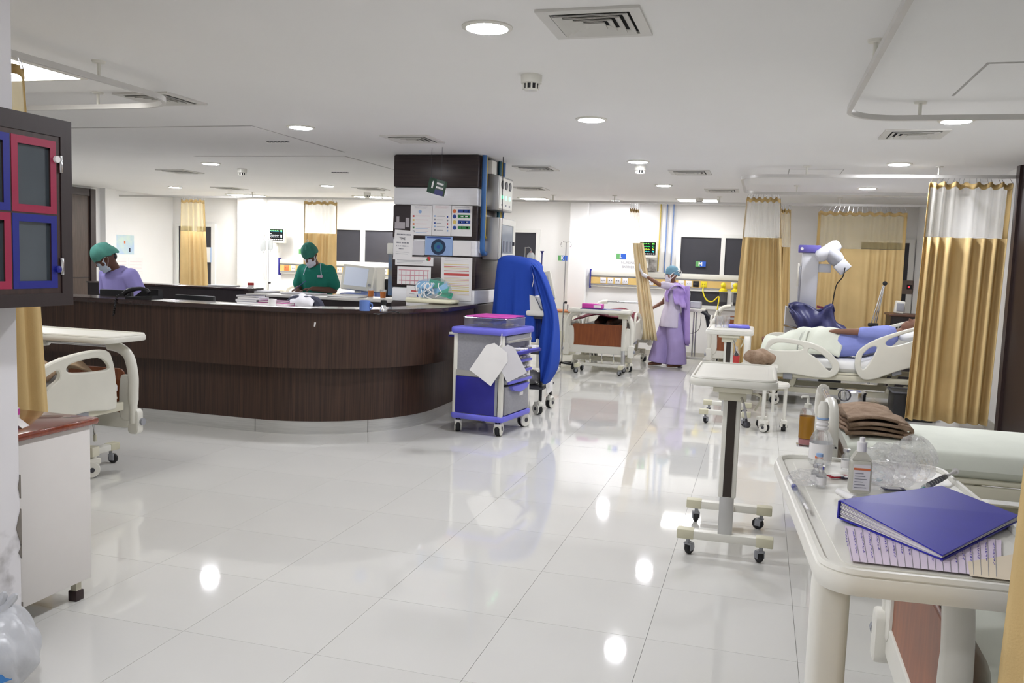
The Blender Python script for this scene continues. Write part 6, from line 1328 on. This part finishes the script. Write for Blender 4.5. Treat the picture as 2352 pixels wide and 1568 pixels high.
a_, b_ = T(2118, 1122, ZT+.012), T(2195, 1082, ZT+.016); syringe('syringe with teal hub and black scale behind the blue binder', b_, a_, mat('teal_hub', (40, 150, 150), .4, var=.05))
a_, b_ = T(1925, 1128, ZT+.008), T(1962, 1146, ZT+.008); tag(G().cyl((0, 0, 0), b_-a_, .008, .009, n=10).obj('white_cap_piece', PAPER, loc=a_), 'white plastic cap lying before the flat bottle', 'cap')
# crumpled clear wrapping
WRAP = mat('crinkled_wrap', (240, 240, 244), .08, trans=.75, alpha=.38, spec=.8, bump=.7, bs=40)
for (u, v, s_, seed, lb) in ((2035, 1110, (.065, .05, .05), 3, 'large crumpled clear wrapper behind the flat bottle'), (2095, 1098, (.05, .045, .055), 6, 'tall crumpled clear wrapper right of the others'), (1850, 1110, (.035, .03, .018), 9, 'small crumpled clear wrapper at the left of the vials'), (2005, 1120, (.04, .03, .03), 12, 'small crumpled wrapper against the flat bottle')):
    p_ = T(u, v); q = G(); vs = bmesh.ops.create_icosphere(q.bm, subdivisions=4, radius=1)['verts']; rr = random.Random(seed); ks = [Vector((rr.uniform(-6, 6), rr.uniform(-6, 6), rr.uniform(-6, 6))) for _ in range(7)]
    for w_ in vs:
        n = w_.co.copy(); f = 1+sum(abs(math.sin(n.dot(k_)+i))*.11 for i, k_ in enumerate(ks))-.35; w_.co = Vector((n.x*s_[0]*f, n.y*s_[1]*f, max(-.9*s_[2], n.z*s_[2]*f)+.9*s_[2]))
    tag(q.obj('plastic_wrapper', WRAP, loc=p_, ang=15), lb, 'wrapper', 'crumpled clear wrappers on the table')
for (u, v, c, rz_, lb) in ((1925, 1095, (176, 40, 56), .5, 'red and white foil packet between the vials'), (1955, 1098, (40, 36, 60), .2, 'dark foil packet beside the red one'), (2000, 1100, (60, 140, 160), -.4, 'teal foil packet behind the flat bottle'), (2052, 1124, (44, 40, 80), .3, 'navy foil strip under the wrapper')):
    p_ = T(u, v); t = thing('foil_packet', lb, 'packet', p_, rz_, 'foil packets on the table'); G().box((-.028, -.012, .0), (.028, .012, .004), .0015).obj('packet', mat('foil_%d' % u, c, .3, .3, var=.1), t); G().box((-.02, -.0121, .0042), (.015, .006, .0046)).obj('print', PAPER, t, smooth=False)
# blue ring binder with bulging pages
BND = mat('binder_blue', (44, 44, 172), .42, var=.05, vs=8)
A0, B0, C0, D0 = T(1925, 1190, 1.003), T(2165, 1122, 1.003), T(2345, 1195, 1.003), T(2165, 1287, 1.003)
A1, B1, C1, D1 = T(1928, 1150, 1.048), T(2162, 1117, 1.036), T(2340, 1185, 1.016), T(2165, 1277, 1.012)
bi = thing('blue_binder', 'royal blue ring binder with bulging pages on the cluttered table', 'binder', A0)
def tr_(P): return [x-A0 for x in P]
G().prism(tr_([A0, B0, C0, D0]), (0, 0, .0025)).obj('back_cover', BND, bi, smooth=False)
G().prism(tr_([A1, B1, C1, D1]), (0, 0, .0025)).obj('front_cover', BND, bi, smooth=False)
G().prism(tr_([A0, B0, B1, A1]), (B0-A0).cross(Vector((0, 0, 1))).normalized()*-.003).obj('spine', BND, bi, smooth=False)
for k in range(12):
    s_ = (k+.6)/12.4; rr = random.Random(k); e = .012+rr.uniform(0, .012)
    P4 = [A0.lerp(A1, s_), B0.lerp(B1, s_), C0.lerp(C1, s_), D0.lerp(D1, s_)]; c = sum(P4, Vector())/4
    P4 = [c+(x-c)*(1-e) for x in P4]; P4[3] = P4[3]+(P4[0]-P4[3])*rr.uniform(.0, .05)
    G().prism(tr_(P4), (0, 0, .0016)).obj('page', PAPER if k % 3 else mat('page_lilac', (206, 200, 216), .8, var=.03), bi, smooth=False)
lb4 = [T(2175, 1152, 0), T(2200, 1146, 0), T(2262, 1172, 0), T(2240, 1178, 0)]
def on_cover(u, v):
    n = (B1-A1).cross(D1-A1).normalized(); d = ray(u, v); o_ = Vector((0, 0, CAM_H)); tt = (A1-o_).dot(n)/d.dot(n); return o_+d*tt+Vector((0, 0, .0032))
G().prism([on_cover(u, v)-A0 for u, v in ((2175, 1152), (2198, 1147), (2256, 1172), (2236, 1179))], (0, 0, .0006)).obj('label_sticker', PAPER, bi, smooth=False)
# ruled sheets with handwriting
RP = mat('ruled_lilac_paper', (222, 208, 226), .8, var=.03)
for k, (pts, m_, lb) in enumerate((([(1940, 1208), (1955, 1288), (2225, 1318), (2300, 1318), (2300, 1240)], RP, 'lilac ruled sheet with handwriting under the blue binder'), ([(2222, 1290), (2228, 1322), (2345, 1335), (2345, 1270)], mat('ruled_cream_paper', (230, 216, 192), .8, var=.03), 'cream ruled sheet at the right of the blue binder'))):
    Q = [T(u, v, ZT+.0006*k) for u, v in pts]; o_ = Q[0].copy(); t = thing('ruled_sheet', lb, 'paper', o_); G().prism([x-o_ for x in Q], (0, 0, .0004)).obj('sheet', m_, t, smooth=False)
    if k == 0:
        for j in range(20):
            s_ = j/19; a_, b_ = T(1944+18*j, 1212+1.4*j, ZT+.0012), T(1958+17.4*j, 1288+1.9*j, ZT+.0012)
            a_, b_ = a_-o_, b_-o_; n = (b_-a_).cross(Vector((0, 0, 1))).normalized()*.0004; G().prism([a_-n, b_-n, b_+n, a_+n], (0, 0, .0002)).obj('rule', GRY, t, smooth=False)
            rr = random.Random(j); q = G(); s0 = .12
            while s0 < rr.uniform(.5, .9):
                L_ = rr.uniform(.03, .09); P = [a_.lerp(b_, s0+L_*i/5)+n*rr.uniform(4, 12)+Vector((0, 0, .0004)) for i in range(6)]; q.tube(P, .0006, 3); s0 += L_+.03
            if len(q.bm.verts): q.obj('handwriting', mat('violet_ink', (96, 84, 170), .7, var=.1), t, smooth=False)['kind'] = 'stuff'
# ------------------------------------------------------------------ foreground left: taped cabinet, locker, bag
WN = mat('walnut_cabinet', (62, 44, 40), .35, col2=(46, 32, 30), vs=3, stretch=(18, 18, 1))
cb = thing('wall_cabinet', 'dark wood wall cabinet with glass door panes edged in red and blue tape', 'cabinet', (-2.609, 2.2, 1.33))
X_ = .2
G().box((0, -.7, 0), (.012, .36, .655)).box((.012, -.7, 0), (X_-.03, -.69, .655)).box((.012, .35, 0), (X_-.03, .36, .655)).box((.012, -.69, 0), (X_-.03, .35, .014)).box((.012, -.69, .641), (X_-.03, .35, .655)).obj('carcass', DARKW, cb, smooth=False)
def cz(u, v): return pt(u, v, x=-2.609+X_)-Vector((-2.609, 2.2, 1.33))
q = G().box((X_-.03, .31, 0), (X_, .36, .655)).box((X_-.03, -.7, .595), (X_, .31, .655)).box((X_-.03, -.7, 0), (X_, .31, .045)).obj('face_frame', DARKW, cb, smooth=False)
RT, BT = mat('red_tape', (150, 28, 66), .3, var=.06), mat('blue_tape', (24, 32, 128), .3, var=.06)
GP = mat('dark_pane', (70, 78, 84), .12, spec=.6, var=.05)
door = G()
ya, yb_, yc, yd, ye = .2, .04, -.0, -.2, .3      # pane edges along the wall
PN = [(.125, .27, .345, .555), (.125, .27, .085, .295), (-.07, .075, .345, .555), (-.07, .075, .085, .295), (-.3, -.12, .345, .555), (-.3, -.12, .085, .295)]
zs = [.045, .085, .295, .345, .555, .595]; ys = [-.7, -.3, -.12, -.07, .075, .125, .27, .31]
for z0, z1 in ((.045, .085), (.295, .345), (.555, .595)): door.box((X_-.028, -.7, z0), (X_-.004, .308, z1))
for y0, y1 in ((-.7, -.3), (-.12, -.07), (.075, .125), (.27, .308)): door.box((X_-.028, y0, .085), (X_-.004, y1, .295)).box((X_-.028, y0, .345), (X_-.004, y1, .555))
dd = door.obj('door', WN, cb, smooth=False)
for k, (y0, y1, z0, z1) in enumerate(PN):
    G().box((X_-.018, y0, z0), (X_-.014, y1, z1)).obj('pane', GP, dd, smooth=False)
    tm_ = (RT, BT, BT, RT, RT, BT)[k]; q = G(); w_ = .022
    q.box((X_-.0039, y0-w_, z0-w_), (X_-.0025, y0+.004, z1+w_)).box((X_-.0039, y1-.004, z0-w_), (X_-.0025, y1+w_, z1+w_)).box((X_-.0038, y0, z0-w_), (X_-.0024, y1, z0+.004)).box((X_-.0038, y0, z1-.004), (X_-.0024, y1, z1+w_)); q.obj('tape_border', tm_, dd, smooth=False)
for z_ in (.14, .5): G().box((X_-.002, .302, z_-.03), (X_+.004, .316, z_+.03), .002).obj('hinge', CHROME, dd)
G().lathe([(.0, 0), (.012, 0), (.012, .01), (.0, .012)], (X_-.003, .29, .515), 12, (1, 0, 0)).obj('white_knob', PAPER, dd); G().lathe([(.0, 0), (.012, 0), (.012, .01), (.0, .012)], (X_-.003, .29, .13), 12, (1, 0, 0)).obj('blue_knob', BT, dd)
lo = thing('bedside_locker', 'white locker with a glossy reddish wood top beside the pier', 'locker', (-3.01, 2.8, 0))
LW = mat('locker_white', (222, 218, 214), .5, var=.015)
G().box((-.24, -.24, .09), (.24, .23, .775), .004).obj('body', LW, lo)
G().box((-.26, -.25, .775), (.262, .26, .805), .009).obj('top', mat('mahogany_top', (136, 62, 38), .18, col2=(112, 48, 30), vs=4, stretch=(2, 12, 12), coat=.5), lo)
for x in (-.2, .2):
    for y in (-.19, .18):
        f_ = G().box((x-.015, y-.015, .03), (x+.015, y+.015, .09)).obj('leg', CREAM, lo, smooth=False); G().box((x-.022, y-.022, 0), (x+.022, y+.022, .045), .003).obj('foot_cap', mat('dark_brown_foot', (52, 36, 36), .5, var=.1), f_)
tb = pt(45, 965, z=.806); t = thing('medicine_carton', 'small magenta and white carton on the wood-topped locker', 'carton', (-2.93, 2.72, .8055), R(20)); G().box((-.06, -.035, 0), (.06, .035, .075), .003).obj('carton', PAPER, t); G().box((-.061, -.0355, .045), (.061, .0355, .07)).obj('magenta_band', MAG, t, smooth=False); G().box((-.061, -.0355, .005), (.061, .0355, .02)).obj('magenta_band', MAG, t, smooth=False); G().prism([(.06, -.03, .03), (.06, .03, .03), (.1, .03, .0), (.1, -.03, .0)], (0, 0, .002)).obj('open_flap', PAPER, t, smooth=False)
bg = thing('plastic_bag', 'knotted white plastic bag with blue print on the floor by the pier', 'bag', (-2.45, 2.22, 0))
BAGM = mat('thin_white_plastic', (216, 218, 222), .3, trans=.25, var=.05, bump=.5, bs=18)
q = G(); vs = bmesh.ops.create_icosphere(q.bm, subdivisions=5, radius=1)['verts']; rr = random.Random(4); ks = [Vector((rr.uniform(-7, 7), rr.uniform(-7, 7), rr.uniform(-4, 4))) for _ in range(8)]
for w_ in vs:
    n = w_.co.copy(); f = 1+sum(abs(math.sin(n.dot(k_)+i))*.05 for i, k_ in enumerate(ks))-.14; hgt = .15+n.z*.15; tap = 1-.45*max(0, n.z)**2
    w_.co = Vector((n.x*.125*f*tap, n.y*.15*f*tap, max(.001, hgt*(1+.12*(f-1)*5))))
q.obj('bag_body', BAGM, bg, ang=60); q = G()
for k in range(5): q.tube(smooth_path([(.01*k-.02, 0, .27), (.02*k-.05, .01*k, .31), (.03*k-.06, .02*k-.03, .35+.01*(k % 2))], 4), [.018]*4+[.014]*4+[.006], 7)
q.obj('knot', BAGM, bg); q = G()
for k, (z_, h) in enumerate(((.1, .03), (.15, .02), (.19, .025))): q.prism([(.10-.002*k, -.09, z_), (.118-.004*k, -.03, z_), (.118-.004*k, -.03, z_+h), (.10-.002*k, -.09, z_+h)], (.012, -.012, 0))
q.obj('blue_print', mat('print_blue', (60, 130, 200), .4, var=.1), bg, smooth=False)
# bed at left: crumpled brown blanket and soap pump
q = G(); q.grid(lambda u, v: Vector(((u-.5)*.6, (v-.5)*.55, .05+.06*abs(math.sin(u*5+v*4))+.05*math.sin(u*PI)*math.sin(v*PI)+.02*math.sin(u*13-v*9))), 24, 22)
tag(q.obj('beige_blanket', mat('beige_blanket', (184, 160, 132), .95, col2=(120, 96, 76), vs=8, bump=.5, bs=60), loc=(-4.6, 4.45, .65), solid=.012, ang=180), 'crumpled beige blanket on the left bed', 'blanket')
sp2 = pt(138, 850, y=4.7); t = thing('soap_pump', 'white soap pump bottle on the left bed behind its rail', 'bottle', (sp2.x, 4.72, .655)); G().lathe([(.0, 0), (.034, 0), (.036, .01), (.036, .06), (.02, .08), (.0, .08)], n=18).obj('bottle', CLEARB, t); G().lathe([(.0, .08), (.016, .08), (.016, .1), (.005, .1), (.005, .125), (.0, .125)], n=12).obj('collar', WHITE, t); G().tube([(0, 0, .125), (-.0, 0, .132), (-.03, 0, .13)], .006, 6).obj('nozzle', WHITE, t)
